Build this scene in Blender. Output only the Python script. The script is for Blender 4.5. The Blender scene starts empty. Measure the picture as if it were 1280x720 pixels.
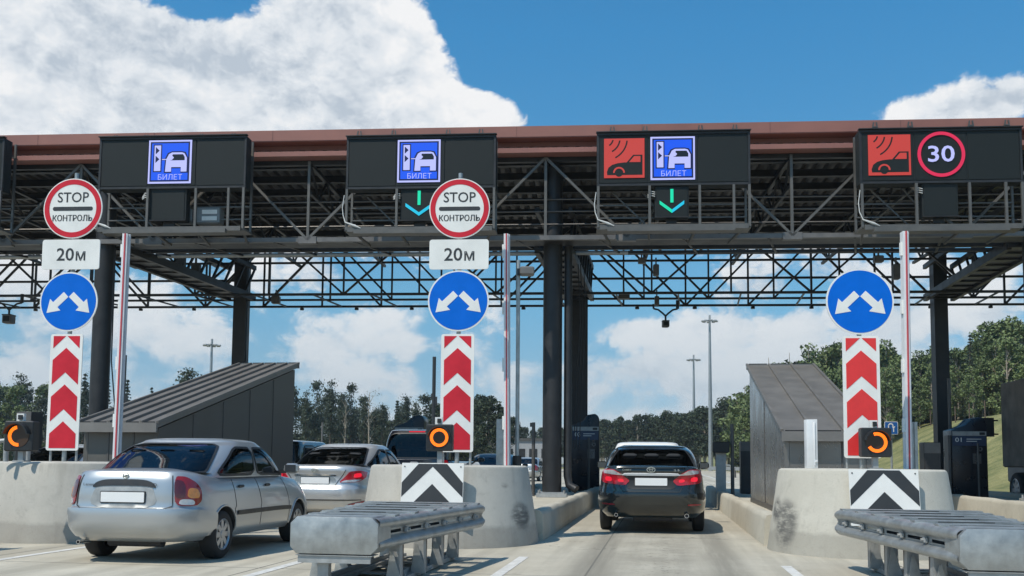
import bpy, math, random
import numpy as np
from mathutils import Vector, Matrix, geometry
R = math.radians
random.seed(7)
S = bpy.context.scene
COL = S.collection

# ------------------------------------------------------------------ camera
CAMH, FPX = 1.18, 1200.0
cam_d = bpy.data.cameras.new('camera')
cam = bpy.data.objects.new('camera', cam_d); COL.objects.link(cam)
cam_d.sensor_width = 36.0; cam_d.lens = FPX/1280*36.0
cam_d.shift_y = 120/1280.0
cam_d.clip_start = 0.1; cam_d.clip_end = 6000
PITCH, ROLL = math.atan(97/FPX), R(0.5)
MC = Matrix.Rotation(R(90)+PITCH, 4, 'X') @ Matrix.Rotation(ROLL, 4, 'Z')
cam.matrix_world = Matrix.Translation((0, 0, CAMH)) @ MC
S.camera = cam
S.render.resolution_x, S.render.resolution_y = 1280, 720

def ray(px, py):
    return (MC.to_3x3() @ Vector(((px-640)/FPX, -(py-480)/FPX, -1.0))).normalized()
def P(px, py, Y):
    d = ray(px, py); return Vector((0, 0, CAMH)) + d*(Y/d.y)
def G(px, py, z=0.0):
    d = ray(px, py); t = (z-CAMH)/d.z; return Vector((0, 0, CAMH)) + d*t

# ------------------------------------------------------------------ light
SUNV = Vector((-0.47, -0.46, 1.0)).normalized()
sun_d = bpy.data.lights.new('sun', 'SUN'); sun_d.energy = 4.2; sun_d.angle = R(0.5); sun_d.color = (1.0, 0.925, 0.81)
sun = bpy.data.objects.new('sun', sun_d); COL.objects.link(sun)
sun.rotation_euler = SUNV.to_track_quat('Z', 'Y').to_euler()
SEL = math.asin(SUNV.z); SROT = math.atan2(SUNV.x, SUNV.y)

W = bpy.data.worlds.new('World'); S.world = W; W.use_nodes = True
nt = W.node_tree; nt.nodes.clear()
def wn(t, **k):
    n = nt.nodes.new(t)
    for a, b in k.items(): setattr(n, a, b)
    return n
def wm(op, a, b=None, c=None, clamp=False):
    n = wn('ShaderNodeMath', operation=op, use_clamp=clamp)
    for i, x in enumerate((a, b, c)):
        if x is None: continue
        if isinstance(x, (int, float)): n.inputs[i].default_value = x
        else: nt.links.new(x, n.inputs[i])
    return n.outputs[0]
sky = wn('ShaderNodeTexSky', sky_type='NISHITA', sun_disc=False)
sky.sun_elevation = SEL; sky.sun_rotation = SROT; sky.air_density = 1.0; sky.dust_density = 0.4; sky.ozone_density = 2.5
tc = wn('ShaderNodeTexCoord')
sx = wn('ShaderNodeSeparateXYZ'); nt.links.new(tc.outputs['Generated'], sx.inputs[0])
az = wm('ARCTAN2', sx.outputs[0], sx.outputs[1]); el = wm('ARCSINE', sx.outputs[2])
def azel(px, py):
    d = ray(px, py); return math.atan2(d.x, d.y), math.asin(d.z)
BL = [ # cloud masses: centre, radii (photo pixels used as angles), weight
 (40,40,200,170,1.0),(170,120,190,100,1.0),(330,110,150,70,1.0),(430,90,120,75,1.0),(560,145,90,50,1.0),(620,150,60,34,.9),(395,20,55,45,.9),(505,60,50,45,.9),(455,25,60,30,.6),
 (238,2,62,30,-1.2),(338,5,34,18,-.5),(720,30,110,110,-.9),
 (1125,140,45,28,1.0),(1190,130,42,34,1.0),(1245,135,45,24,1.0),(1270,112,14,16,.8),(1245,45,40,14,.28),
 (850,90,260,110,-1.0),(1050,60,200,60,-.6),
 (450,392,100,20,.45),(410,432,75,14,.5),(500,428,55,10,.4),(400,470,50,12,.4),(255,425,60,22,.4),(150,395,60,26,.4),(40,440,90,40,.35),(790,413,38,12,.7),(895,412,48,20,.7),(950,440,110,36,.35),
 (1010,405,50,24,.55),(1140,400,60,24,.6),(690,462,60,12,.35),(800,460,55,14,.55),(890,478,50,16,.5),(770,487,40,10,.4),(510,448,12,18,.4),(505,478,30,12,.35),(760,380,60,22,-.7),(560,478,40,35,-.5),(340,410,40,35,-.6),(360,480,30,20,-.3),
 (650,400,60,40,-.4),(770,445,60,12,-.4),(1090,450,40,30,-.3),(850,350,60,30,-.5),(400,345,220,22,.1),(1050,350,160,30,.4),(230,480,60,30,-.3),(600,340,80,30,-.3),
]
def fluff(off=(0, 0)):
    x = wm('ADD', az, off[0]); y = wm('ADD', el, off[1])
    cv = wn('ShaderNodeCombineXYZ'); nt.links.new(x, cv.inputs[0])
    # clouds near the horizon are seen flatter
    nt.links.new(wm('MULTIPLY', y, 1.45), cv.inputs[1])
    n1 = wn('ShaderNodeTexNoise', noise_dimensions='2D'); n1.inputs['Scale'].default_value = 10.5; n1.inputs['Detail'].default_value = 9; n1.inputs['Roughness'].default_value = 0.57
    nt.links.new(cv.outputs[0], n1.inputs['Vector'])
    v1 = wn('ShaderNodeTexVoronoi', feature='F1', voronoi_dimensions='2D'); v1.inputs['Scale'].default_value = 15.0; v1.inputs['Detail'].default_value = 3; v1.inputs['Roughness'].default_value = 0.6; v1.inputs['Lacunarity'].default_value = 2.3
    v1.normalize = True
    wv = wn('ShaderNodeVectorMath', operation='MULTIPLY_ADD'); nt.links.new(n1.outputs['Color'], wv.inputs[0]); wv.inputs[1].default_value = (.07, .07, .07); nt.links.new(cv.outputs[0], wv.inputs[2]); nt.links.new(wv.outputs[0], v1.inputs['Vector'])
    d = wm('MULTIPLY', wm('SUBTRACT', n1.outputs['Fac'], 0.5), 2.0)
    return wm('ADD', d, wm('MULTIPLY', wm('SUBTRACT', 0.36, v1.outputs['Distance']), 1.9)), cv
f0, cv0 = fluff(); f1, _ = fluff((-0.010, 0.016))
lowb = wn('ShaderNodeMapRange', interpolation_type='SMOOTHSTEP'); nt.links.new(el, lowb.inputs['Value'])
for k, v in zip(('From Min', 'From Max', 'To Min', 'To Max'), (0.05, 0.30, 0.22, -0.30)): lowb.inputs[k].default_value = v
d0 = wm('ADD', f0, lowb.outputs[0]); mass = lowb.outputs[0]
for cx, cy, rx, ry, wt in BL:
    a0, e0 = azel(cx, cy)
    dx = wm('MULTIPLY', wm('SUBTRACT', az, a0), FPX/rx); dy = wm('MULTIPLY', wm('SUBTRACT', el, e0), FPX/ry)
    g = wm('POWER', 2.718, wm('MULTIPLY', wm('ADD', wm('MULTIPLY', dx, dx), wm('MULTIPLY', dy, dy)), -0.9))
    mass = wm('MULTIPLY_ADD', g, wt*1.05, mass)
d0 = wm('ADD', f0, mass)
al = wn('ShaderNodeMapRange', interpolation_type='SMOOTHSTEP'); nt.links.new(d0, al.inputs['Value'])
for k, v in zip(('From Min', 'From Max', 'To Min', 'To Max'), (0.02, 0.52, 0.0, 0.97)): al.inputs[k].default_value = v
up = wn('ShaderNodeMapRange', interpolation_type='SMOOTHSTEP'); nt.links.new(sx.outputs[2], up.inputs['Value'])
for k, v in zip(('From Min', 'From Max', 'To Min', 'To Max'), (-0.01, 0.03, 0.0, 1.0)): up.inputs[k].default_value = v
sf = wn('ShaderNodeMapRange', interpolation_type='SMOOTHSTEP'); nt.links.new(sx.outputs[2], sf.inputs['Value'])
for k, v in zip(('From Min', 'From Max', 'To Min', 'To Max'), (0.03, 0.22, 0.70, 1.0)): sf.inputs[k].default_value = v
al2 = wn('ShaderNodeMapRange', interpolation_type='SMOOTHSTEP'); nt.links.new(d0, al2.inputs['Value'])
for k, v in zip(('From Min', 'From Max', 'To Min', 'To Max'), (-0.15, 0.75, 0.0, 1.0)): al2.inputs[k].default_value = v
lowm = wm('MULTIPLY', wm('SUBTRACT', 1.0, sf.outputs[0]), 3.3)
am = wm('ADD', wm('MULTIPLY', al.outputs[0], wm('SUBTRACT', 1.0, lowm)), wm('MULTIPLY', al2.outputs[0], lowm), None, True)
alpha = wm('MULTIPLY', am, up.outputs[0])
nb = wn('ShaderNodeTexNoise', noise_dimensions='2D'); nb.inputs['Scale'].default_value = 4.5; nb.inputs['Detail'].default_value = 3; nt.links.new(cv0.outputs[0], nb.inputs['Vector'])
lit = wm('MULTIPLY_ADD', wm('SUBTRACT', f0, f1), 0.55, 0.60)
lit = wm('ADD', lit, wm('MULTIPLY', wm('SUBTRACT', nb.outputs['Fac'], 0.5), 1.15))
lit = wm('SUBTRACT', lit, wm('MULTIPLY', wm('MINIMUM', wm('MAXIMUM', wm('SUBTRACT', mass, 0.6), 0.0), 1.0), 0.13), None, True)
cr = wn('ShaderNodeValToRGB'); nt.links.new(lit, cr.inputs[0])
e = cr.color_ramp.elements; e[0].position = 0.1; e[0].color = (0.50, 0.565, 0.64, 1); e[1].position = 0.80; e[1].color = (0.92, 0.92, 0.92, 1)
m_ = e.new(0.45); m_.color = (0.75, 0.79, 0.83, 1)
bg1 = wn('ShaderNodeBackground'); bg1.inputs[1].default_value = 0.115
tr = wn('ShaderNodeValToRGB'); nt.links.new(sx.outputs[2], tr.inputs[0]); te = tr.color_ramp.elements
te[0].position = 0.03; te[0].color = (.64, .76, 1.02, 1); te[1].position = 0.42; te[1].color = (.37, 1.13, 1.36, 1)
k_ = te.new(0.105); k_.color = (.56, .80, .92, 1); k_ = te.new(0.17); k_.color = (.53, .94, 1.02, 1)
tm = wn('ShaderNodeMix', data_type='RGBA', blend_type='MULTIPLY'); tm.inputs[0].default_value = 1.0
nt.links.new(sky.outputs[0], tm.inputs[6]); nt.links.new(tr.outputs[0], tm.inputs[7]); nt.links.new(tm.outputs[2], bg1.inputs[0])
bg2 = wn('ShaderNodeBackground'); bg2.inputs[1].default_value = 1.03; 
lz_ = wn('ShaderNodeMapRange', interpolation_type='SMOOTHSTEP'); nt.links.new(sx.outputs[2], lz_.inputs['Value'])
for k, v in zip(('From Min', 'From Max', 'To Min', 'To Max'), (0.05, 0.26, 0.75, 0.0)): lz_.inputs[k].default_value = v
cm = wn('ShaderNodeMix', data_type='RGBA'); nt.links.new(lz_.outputs[0], cm.inputs[0]); nt.links.new(cr.outputs[0], cm.inputs[6]); cm.inputs[7].default_value = (.52, .61, .68, 1)
nt.links.new(cm.outputs[2], bg2.inputs[0])
mx = wn('ShaderNodeMixShader'); nt.links.new(alpha, mx.inputs[0]); nt.links.new(bg1.outputs[0], mx.inputs[1]); nt.links.new(bg2.outputs[0], mx.inputs[2])
wo = wn('ShaderNodeOutputWorld'); nt.links.new(mx.outputs[0], wo.inputs[0])
vs = S.view_settings; vs.view_transform = 'Standard'; vs.look = 'None'; vs.exposure = 0.0; vs.gamma = 1.0; vs.use_curve_mapping = False
S.cycles.max_bounces = 6; S.cycles.transparent_max_bounces = 12
S.cycles.use_denoising = True

# ------------------------------------------------------------------ helpers
def lin(r, g, b):
    f = lambda c: (c/255/12.92) if c/255 <= .04045 else ((c/255+.055)/1.055)**2.4
    return (f(r), f(g), f(b))
MATS = {}
def M(name, col, rough=.55, metal=0.0, var=.12, scale=4.0, bump=0.0, bscale=60.0, emit=0.0, coat=0.0, alpha=1.0, col2=None, detail=6):
    if name in MATS: return MATS[name]
    m = bpy.data.materials.new(name); m.use_nodes = True; MATS[name] = m
    t = m.node_tree; b = t.nodes['Principled BSDF']
    b.inputs['Roughness'].default_value = rough; b.inputs['Metallic'].default_value = metal
    b.inputs['Coat Weight'].default_value = coat; b.inputs['Coat Roughness'].default_value = .06
    tcn = t.nodes.new('ShaderNodeTexCoord')
    if var > 0:
        n = t.nodes.new('ShaderNodeTexNoise'); n.inputs['Scale'].default_value = scale; n.inputs['Detail'].default_value = detail; n.inputs['Roughness'].default_value = .62
        t.links.new(tcn.outputs['Object'], n.inputs['Vector'])
        r = t.nodes.new('ShaderNodeValToRGB'); t.links.new(n.outputs['Fac'], r.inputs[0])
        c2 = col2 if col2 else tuple(c*(1+var) for c in col)
        r.color_ramp.elements[0].position = .3; r.color_ramp.elements[0].color = (*[c*(1-var) for c in col], 1)
        r.color_ramp.elements[1].position = .7; r.color_ramp.elements[1].color = (*[min(1, c) for c in c2], 1)
        t.links.new(r.outputs[0], b.inputs['Base Color'])
        if emit: t.links.new(r.outputs[0], b.inputs['Emission Color'])
        rr = t.nodes.new('ShaderNodeMapRange'); t.links.new(n.outputs['Fac'], rr.inputs['Value'])
        rr.inputs['From Min'].default_value = .3; rr.inputs['From Max'].default_value = .7
        rr.inputs['To Min'].default_value = max(.02, rough-.08); rr.inputs['To Max'].default_value = min(1, rough+.08)
        t.links.new(rr.outputs[0], b.inputs['Roughness'])
    else:
        b.inputs['Base Color'].default_value = (*([c*.08 for c in col] if emit else col), 1)
        b.inputs['Emission Color'].default_value = (*col, 1)
    if emit: b.inputs['Emission Strength'].default_value = emit
    if bump > 0:
        n2 = t.nodes.new('ShaderNodeTexNoise'); n2.inputs['Scale'].default_value = bscale; n2.inputs['Detail'].default_value = 4
        t.links.new(tcn.outputs['Object'], n2.inputs['Vector'])
        bp = t.nodes.new('ShaderNodeBump'); bp.inputs['Strength'].default_value = bump; bp.inputs['Distance'].default_value = .02
        t.links.new(n2.outputs['Fac'], bp.inputs['Height']); t.links.new(bp.outputs[0], b.inputs['Normal'])
    if alpha < 1: b.inputs['Alpha'].default_value = alpha
    return m

def glass(name, col, a):
    m = bpy.data.materials.new(name); m.use_nodes = True; t = m.node_tree; t.nodes.clear(); MATS[name] = m
    o = t.nodes.new('ShaderNodeOutputMaterial'); mix = t.nodes.new('ShaderNodeMixShader'); tr = t.nodes.new('ShaderNodeBsdfTransparent')
    tr.inputs[0].default_value = (*col, 1); gl = t.nodes.new('ShaderNodeBsdfGlossy'); gl.inputs['Roughness'].default_value = .03; gl.inputs['Color'].default_value = (.85, .92, 1, 1)
    fr = t.nodes.new('ShaderNodeFresnel'); fr.inputs[0].default_value = a
    t.links.new(fr.outputs[0], mix.inputs[0]); t.links.new(tr.outputs[0], mix.inputs[1]); t.links.new(gl.outputs[0], mix.inputs[2]); t.links.new(mix.outputs[0], o.inputs[0])
    return m

class MB:
    def __init__(s): s.v = []; s.f = []; s.m = []; s.mats = []; s.cur = 0
    def mat(s, m):
        if m not in s.mats: s.mats.append(m)
        s.cur = s.mats.index(m); return s
    def add(s, vs, fs, M_=None):
        k = len(s.v)
        s.v += [tuple(M_ @ Vector(v)) if M_ else tuple(v) for v in vs]
        s.f += [tuple(i+k for i in f) for f in fs]; s.m += [s.cur]*len(fs); return s
    def box(s, c, d, M_=None):
        x, y, z = c; a, b, h = d[0]/2, d[1]/2, d[2]/2
        vs = [(x+i*a, y+j*b, z+k*h) for i in (-1, 1) for j in (-1, 1) for k in (-1, 1)]
        return s.add(vs, [(0,1,3,2),(4,6,7,5),(0,4,5,1),(2,3,7,6),(0,2,6,4),(1,5,7,3)], M_)
    def cbox(s, c, d, r, M_=None):   # box with chamfered vertical+horizontal edges
        x, y, z = c; a, b, h = d[0]/2, d[1]/2, d[2]/2
        rings = []
        for zz, ins in ((-h, r), (-h+r, 0), (h-r, 0), (h, r)):
            A, B = a-ins, b-ins; q = r*.7
            rings.append([(x+p, y+w, z+zz) for p, w in ((-A+q, -B), (A-q, -B), (A, -B+q), (A, B-q), (A-q, B), (-A+q, B), (-A, B-q), (-A, -B+q))])
        return s.loft(rings, True, True, M_)
    def loft(s, rings, closed=True, caps=True, M_=None):
        n = len(rings[0]); vs = [p for r in rings for p in r]; fs = []
        for i in range(len(rings)-1):
            for j in range(n if closed else n-1):
                k = (j+1) % n
                fs.append((i*n+j, i*n+k, (i+1)*n+k, (i+1)*n+j))
        if caps: fs += [tuple(range(n))[::-1], tuple((len(rings)-1)*n+j for j in range(n))]
        return s.add(vs, fs, M_)
    def beam(s, p, q, w, h=None, upv=(0, 0, 1)):
        p, q = Vector(p), Vector(q); h = h or w; d = q-p
        if d.length < 1e-6: return s
        d.normalize(); u = Vector(upv)
        if abs(d.dot(u)) > .98: u = Vector((0, 1, 0))
        x = d.cross(u).normalized(); y = x.cross(d)
        rs = [[tuple(o+x*a*w/2+y*b*h/2) for a, b in ((-1, -1), (1, -1), (1, 1), (-1, 1))] for o in (p, q)]
        return s.loft(rs)
    def tube(s, pts, r, n=10, caps=True):
        pts = [Vector(p) for p in pts]; rs = []; rad = r if isinstance(r, (list, tuple)) else [r]*len(pts)
        prev = None
        for i, p in enumerate(pts):
            d = (pts[min(i+1, len(pts)-1)]-pts[max(i-1, 0)]).normalized()
            if prev is None:
                u = Vector((0, 0, 1)) if abs(d.z) < .9 else Vector((1, 0, 0)); x = d.cross(u).normalized()
            else: x = (prev-d*prev.dot(d)).normalized()
            prev = x; y = d.cross(x)
            rs.append([tuple(p+(x*math.cos(t)+y*math.sin(t))*rad[i]) for t in [2*math.pi*k/n for k in range(n)]])
        return s.loft(rs, True, caps)
    def lathe(s, prof, n=32, M_=None, caps=True):
        rs = [[(r*math.cos(2*math.pi*k/n), r*math.sin(2*math.pi*k/n), z) for k in range(n)] for r, z in prof]
        return s.loft(rs, True, caps, M_)
    def prism(s, poly, y0, y1, M_=None):   # poly in x,z ; extruded along y, front face at y0
        n = len(poly)
        vs = [(x, y0, z) for x, z in poly]+[(x, y1, z) for x, z in poly]
        fs = [tuple(range(n)), tuple(range(n, 2*n))[::-1]]+[((j+1) % n, j, n+j, n+(j+1) % n) for j in range(n)]
        return s.add(vs, fs, M_)
    def ring(s, cx, cz, r0, r1, y0, y1, a0=0, a1=360, n=48):
        m = max(3, int(n*abs(a1-a0)/360)); full = abs(a1-a0) >= 360
        rs = []
        for k in range(m+1):
            t = R(a0+(a1-a0)*k/m); c, q = math.cos(t), math.sin(t)
            rs.append([(cx+r0*c, y0, cz+r0*q), (cx+r1*c, y0, cz+r1*q), (cx+r1*c, y1, cz+r1*q), (cx+r0*c, y1, cz+r0*q)])
        return s.loft(rs, True, not full)
    def disc(s, cx, cz, r, y0, y1, n=48):
        return s.prism([(cx+r*math.cos(2*math.pi*k/n), cz+r*math.sin(2*math.pi*k/n)) for k in range(n)], y0, y1)
    def build(s, name, parent=None, smooth=None, mat=None, bevel=0):
        me = bpy.data.meshes.new(name); me.from_pydata(s.v, [], s.f)
        for m in (s.mats or [mat or MATS.get('steel_dark')]): me.materials.append(m)
        me.polygons.foreach_set('material_index', s.m)
        import bmesh
        bm = bmesh.new(); bm.from_mesh(me); bmesh.ops.recalc_face_normals(bm, faces=bm.faces)
        if bevel:
            es = [e for e in bm.edges if len(e.link_faces) == 2 and e.calc_face_angle(0) > R(40)]
            bmesh.ops.bevel(bm, geom=es, offset=bevel, segments=2, affect='EDGES', profile=.5, clamp_overlap=True)
        bm.to_mesh(me); bm.free()
        o = bpy.data.objects.new(name, me); COL.objects.link(o)
        if parent: o.parent = parent
        if smooth is not None or bevel:
            a = R(smooth if smooth else 35)
            me.polygons.foreach_set('use_smooth', [True]*len(me.polygons))
            me.set_sharp_from_angle(angle=a)
        return o

def tag(o, label=None, cat=None, group=None, kind=None):
    if label: o['label'] = label
    if cat: o['category'] = cat
    if group: o['group'] = group
    if kind: o['kind'] = kind
    return o
def thing(name, label, cat, loc=(0, 0, 0), rz=0.0, group=None):
    o = bpy.data.objects.new(name, None); COL.objects.link(o); o.empty_display_size = .2
    o.location = loc; o.rotation_euler = (0, 0, rz); return tag(o, label, cat, group)
def copy_tree(o, parent=None):
    c = o.copy(); COL.objects.link(c)
    if parent: c.parent = parent
    for ch in list(o.children): copy_tree(ch, c)
    return c
def rrect(cx, cz, w, h, r, n=5):
    out = []
    for sx_, sz_, a in ((1, 1, 0), (-1, 1, 90), (-1, -1, 180), (1, -1, 270)):
        for k in range(n+1):
            t = R(a+90*k/n); out.append((cx+sx_*(w/2-r)+r*math.cos(t), cz+sz_*(h/2-r)+r*math.sin(t)))
    return out
_tx = {}
def text_geo(s, offset=0.0):
    key = (s, offset)
    if key in _tx: return _tx[key]
    c = bpy.data.curves.new('lettering', 'FONT'); c.body = s; c.offset = offset; c.resolution_u = 3
    o = bpy.data.objects.new('lettering', c); COL.objects.link(o); bpy.context.view_layer.update()
    me = bpy.data.meshes.new_from_object(o)
    vs = [tuple(v.co) for v in me.vertices]; fs = [tuple(p.vertices) for p in me.polygons]
    bpy.data.objects.remove(o); bpy.data.curves.remove(c); bpy.data.meshes.remove(me)
    _tx[key] = (vs, fs); return vs, fs
def put_text(mb, s, cx, cz, w, h, y, offset=0.0, M_=None):
    vs, fs = text_geo(s, offset)
    x0, x1 = min(v[0] for v in vs), max(v[0] for v in vs); z0, z1 = min(v[1] for v in vs), max(v[1] for v in vs)
    if w is None: w = (x1-x0)*h/(z1-z0)
    mb.add([(cx+((v[0]-x0)/(x1-x0)-.5)*w, y, cz+((v[1]-z0)/(z1-z0)-.5)*h) for v in vs], fs, M_)

# lane frame: u to the right across the lanes, v along them
LA = R(8.8)
def lane(u, v, z=0.0):
    return Vector((u*math.cos(LA)+v*math.sin(LA), -u*math.sin(LA)+v*math.cos(LA), z))
def lane_uv(p): return (p.x*math.cos(LA)-p.y*math.sin(LA), p.x*math.sin(LA)+p.y*math.cos(LA))

# ------------------------------------------------------------------ materials
M('steel_dark', (.030, .031, .033), .5, .3, .25, 3)
M('steel_grey', (.11, .105, .10), .5, .4, .2, 3)
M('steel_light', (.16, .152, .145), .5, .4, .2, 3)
M('galvanised', (.37, .385, .38), .45, .65, .24, 7, .05, 30)
M('galvanised_dull', (.36, .37, .365), .55, .45, .2, 7, .05, 30)
M('white_metal', (.75, .76, .76), .35, .1, .06, 5)
M('black_plastic', (.018, .019, .02), .45, 0, .2, 8)
M('rubber', (.022, .022, .023), .8, 0, .25, 12)
M('chrome', (.75, .75, .76), .12, 1, .03, 5)
M('fascia_brown', (.27, .115, .092), .6, 0, .10, 1.2)
M('fascia_dark', (.17, .075, .062), .5, 0, .12, 1.5)
M('deck_grey', (.15, .14, .13), .5, .5, .15, 2)
M('sign_white', (.76, .76, .73), .45, 0, .07, 3)
M('sign_red', (.56, .028, .045), .42, 0, .12, 3)
M('sign_blue', (.0, .13, .60), .5, 0, .08, 3)
for _n in ('sign_white', 'sign_red', 'sign_blue'): MATS[_n].node_tree.nodes['Principled BSDF'].inputs['Specular IOR Level'].default_value = .15
M('sign_black', (.03, .032, .034), .5, 0, .1, 6)
M('housing', (.020, .025, .026), .6, 0, .15, 4)
M('screen_off', (.014, .018, .018), .55, 0, .1, 30)
M('led_blue', lin(20, 85, 235), .4, 0, 0, emit=1.0)
M('led_lilac', lin(185, 190, 250), .4, 0, 0, emit=1.0)
M('led_navy', lin(25, 35, 120), .4, 0, 0, emit=.25)
M('led_dark', lin(30, 45, 70), .4, 0, 0, emit=.1)
M('led_red', lin(190, 62, 52), .4, 0, 0, emit=1.0)
M('led_crimson', lin(215, 40, 80), .4, 0, 0, emit=1.0)
M('led_green', lin(20, 220, 170), .4, 0, 0, emit=1.0)
M('led_cyan', lin(30, 190, 225), .4, 0, 0, emit=1.0)
M('amber_lit', lin(255, 120, 20), .4, 0, 0, emit=1.6)
M('amber_dim', (.05, .025, .012), .4, 0, .1)
M('shelter_wall', (.12, .115, .105), .5, .35, .12, 2)
M('shelter_roof', (.20, .19, .178), .45, .4, .12, 2)
for _n in ('housing', 'screen_off'): MATS[_n].node_tree.nodes['Principled BSDF'].inputs['Specular IOR Level'].default_value = .25
M('wood', (.10, .07, .05), .8, 0, .2, 5)
M('concrete_white', (.60, .58, .54), .85, 0, .08, 2, .15, 40)
# ------------------------------------------------------------------ concrete / ground materials
def concrete(name, base, stain, joints=False, band=False, scuff=None):
    m = bpy.data.materials.new(name); m.use_nodes = True; MATS[name] = m
    t = m.node_tree; b = t.nodes['Principled BSDF']; b.inputs['Roughness'].default_value = .85
    L = t.links.new
    def N(ty, **k):
        n = t.nodes.new(ty)
        for a, v in k.items(): setattr(n, a, v)
        return n
    tcn = N('ShaderNodeTexCoord')
    def noise(s, d=6, r=.6, vec=None, dist=0):
        n = N('ShaderNodeTexNoise'); n.inputs['Scale'].default_value = s; n.inputs['Detail'].default_value = d; n.inputs['Roughness'].default_value = r; n.inputs['Distortion'].default_value = dist
        L(vec or tcn.outputs['Object'], n.inputs['Vector']); return n.outputs['Fac']
    def ramp(f, a, b_):
        r = N('ShaderNodeMapRange', interpolation_type='SMOOTHSTEP'); L(f, r.inputs['Value']); r.inputs['From Min'].default_value = a; r.inputs['From Max'].default_value = b_; return r.outputs[0]
    def mix(f, c1, c2):
        n = N('ShaderNodeMix', data_type='RGBA')
        if isinstance(f, float): n.inputs[0].default_value = f
        else: L(f, n.inputs[0])
        for i, c in ((6, c1), (7, c2)):
            if isinstance(c, tuple): n.inputs[i].default_value = (*c, 1)
            else: L(c, n.inputs[i])
        return n.outputs[2]
    def mul(a, k):
        n = N('ShaderNodeMath', operation='MULTIPLY'); L(a, n.inputs[0])
        if isinstance(k, float): n.inputs[1].default_value = k
        else: L(k, n.inputs[1])
        return n.outputs[0]
    c = mix(ramp(noise(.7, 8, .65), .35, .68), base, stain)
    c = mix(mul(ramp(noise(5, 8, .7, dist=.5), .5, .75), .35), c, tuple(x*.62 for x in base))
    c = mix(mul(ramp(noise(55, 3), .55, .75), .30), c, tuple(x*.55 for x in base))
    c = mix(mul(ramp(noise(14, 6, .8), .62, .70), .65), c, tuple(x*.30 for x in base))
    c = mix(mul(ramp(noise(2.6, 9, .8, dist=1.2), .55, .72), .38), c, tuple(x*.50 for x in base))
    if joints:
        mp = N('ShaderNodeMapping'); L(tcn.outputs['Object'], mp.inputs[0])
        # long tyre-worn streaks along the lanes
        mp.inputs['Scale'].default_value = (1.0, .05, 1)
        c = mix(mul(ramp(noise(1.6, 5, .6, mp.outputs[0]), .40, .62), .52), c, tuple(x*.55 for x in base))
        bt = N('ShaderNodeTexBrick'); bt.offset = 0.0; bt.squash = 1.0
        mp2 = N('ShaderNodeMapping'); L(tcn.outputs['Object'], mp2.inputs[0]); mp2.inputs['Location'].default_value = (.78, -11.95+23.9, 0)
        L(mp2.outputs[0], bt.inputs['Vector'])
        bt.inputs['Scale'].default_value = 1.0; bt.inputs['Brick Width'].default_value = 3.55; bt.inputs['Row Height'].default_value = 5.5
        bt.inputs['Mortar Size'].default_value = .012; bt.inputs['Mortar Smooth'].default_value = .1
        bt.inputs['Color1'].default_value = (0, 0, 0, 1); bt.inputs['Color2'].default_value = (.35, .35, .35, 1); bt.inputs['Mortar'].default_value = (0, 0, 0, 1)
        c = mix(mul(bt.outputs['Color'], .6), c, tuple(x*.80 for x in base))
        c = mix(mul(bt.outputs['Fac'], .85), c, (.045, .045, .045))
        # wheel tracks either side of the lane centre and dripped oil between them
        sq = N('ShaderNodeSeparateXYZ'); L(tcn.outputs['Object'], sq.inputs[0])
        a1 = N('ShaderNodeMath', operation='ABSOLUTE'); L(sq.outputs[0], a1.inputs[0]); a2 = N('ShaderNodeMath', operation='SUBTRACT'); L(a1.outputs[0], a2.inputs[0]); a2.inputs[1].default_value = .76
        a3 = N('ShaderNodeMath', operation='ABSOLUTE'); L(a2.outputs[0], a3.inputs[0]); tk = N('ShaderNodeMapRange', interpolation_type='SMOOTHSTEP'); L(a3.outputs[0], tk.inputs['Value']); tk.inputs['From Min'].default_value = .08; tk.inputs['From Max'].default_value = .34; tk.inputs['To Min'].default_value = 1; tk.inputs['To Max'].default_value = 0
        c = mix(mul(mul(tk.outputs[0], ramp(noise(2.2, 6, .7, mp.outputs[0]), .22, .58)), .72), c, tuple(x*.42 for x in base))
        dr = N('ShaderNodeMapRange', interpolation_type='SMOOTHSTEP'); L(a1.outputs[0], dr.inputs['Value']); dr.inputs['From Min'].default_value = .05; dr.inputs['From Max'].default_value = .5; dr.inputs['To Min'].default_value = 1; dr.inputs['To Max'].default_value = 0
        c = mix(mul(mul(dr.outputs[0], ramp(noise(9, 5, .75), .56, .64)), .75), c, (.07, .065, .058))
        # crack web
        vo = N('ShaderNodeTexVoronoi', feature='DISTANCE_TO_EDGE'); vo.inputs['Scale'].default_value = .8
        nz = N('ShaderNodeTexNoise'); nz.inputs['Scale'].default_value = 3; L(tcn.outputs['Object'], nz.inputs['Vector'])
        vm = N('ShaderNodeVectorMath', operation='MULTIPLY_ADD'); L(nz.outputs['Color'], vm.inputs[0]); vm.inputs[1].default_value = (.6, .6, .6); L(tcn.outputs['Object'], vm.inputs[2])
        L(vm.outputs[0], vo.inputs['Vector'])
        inv = N('ShaderNodeMapRange'); L(vo.outputs[0], inv.inputs['Value']); inv.inputs['From Min'].default_value = .004; inv.inputs['From Max'].default_value = .012; inv.inputs['To Min'].default_value = 1; inv.inputs['To Max'].default_value = 0
        c = mix(mul(mul(inv.outputs[0], ramp(noise(.5), .55, .65)), .6), c, tuple(x*.35 for x in base))
        # darker, oil-stained middle of the wheel lane
        sp = N('ShaderNodeSeparateXYZ'); L(tcn.outputs['Object'], sp.inputs[0])
        ab = N('ShaderNodeMath', operation='ABSOLUTE'); L(sp.outputs[0], ab.inputs[0])
        ml = N('ShaderNodeMapRange', interpolation_type='SMOOTHSTEP'); L(ab.outputs[0], ml.inputs['Value']); ml.inputs['From Min'].default_value = .1; ml.inputs['From Max'].default_value = .9; ml.inputs['To Min'].default_value = 1; ml.inputs['To Max'].default_value = 0
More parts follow.
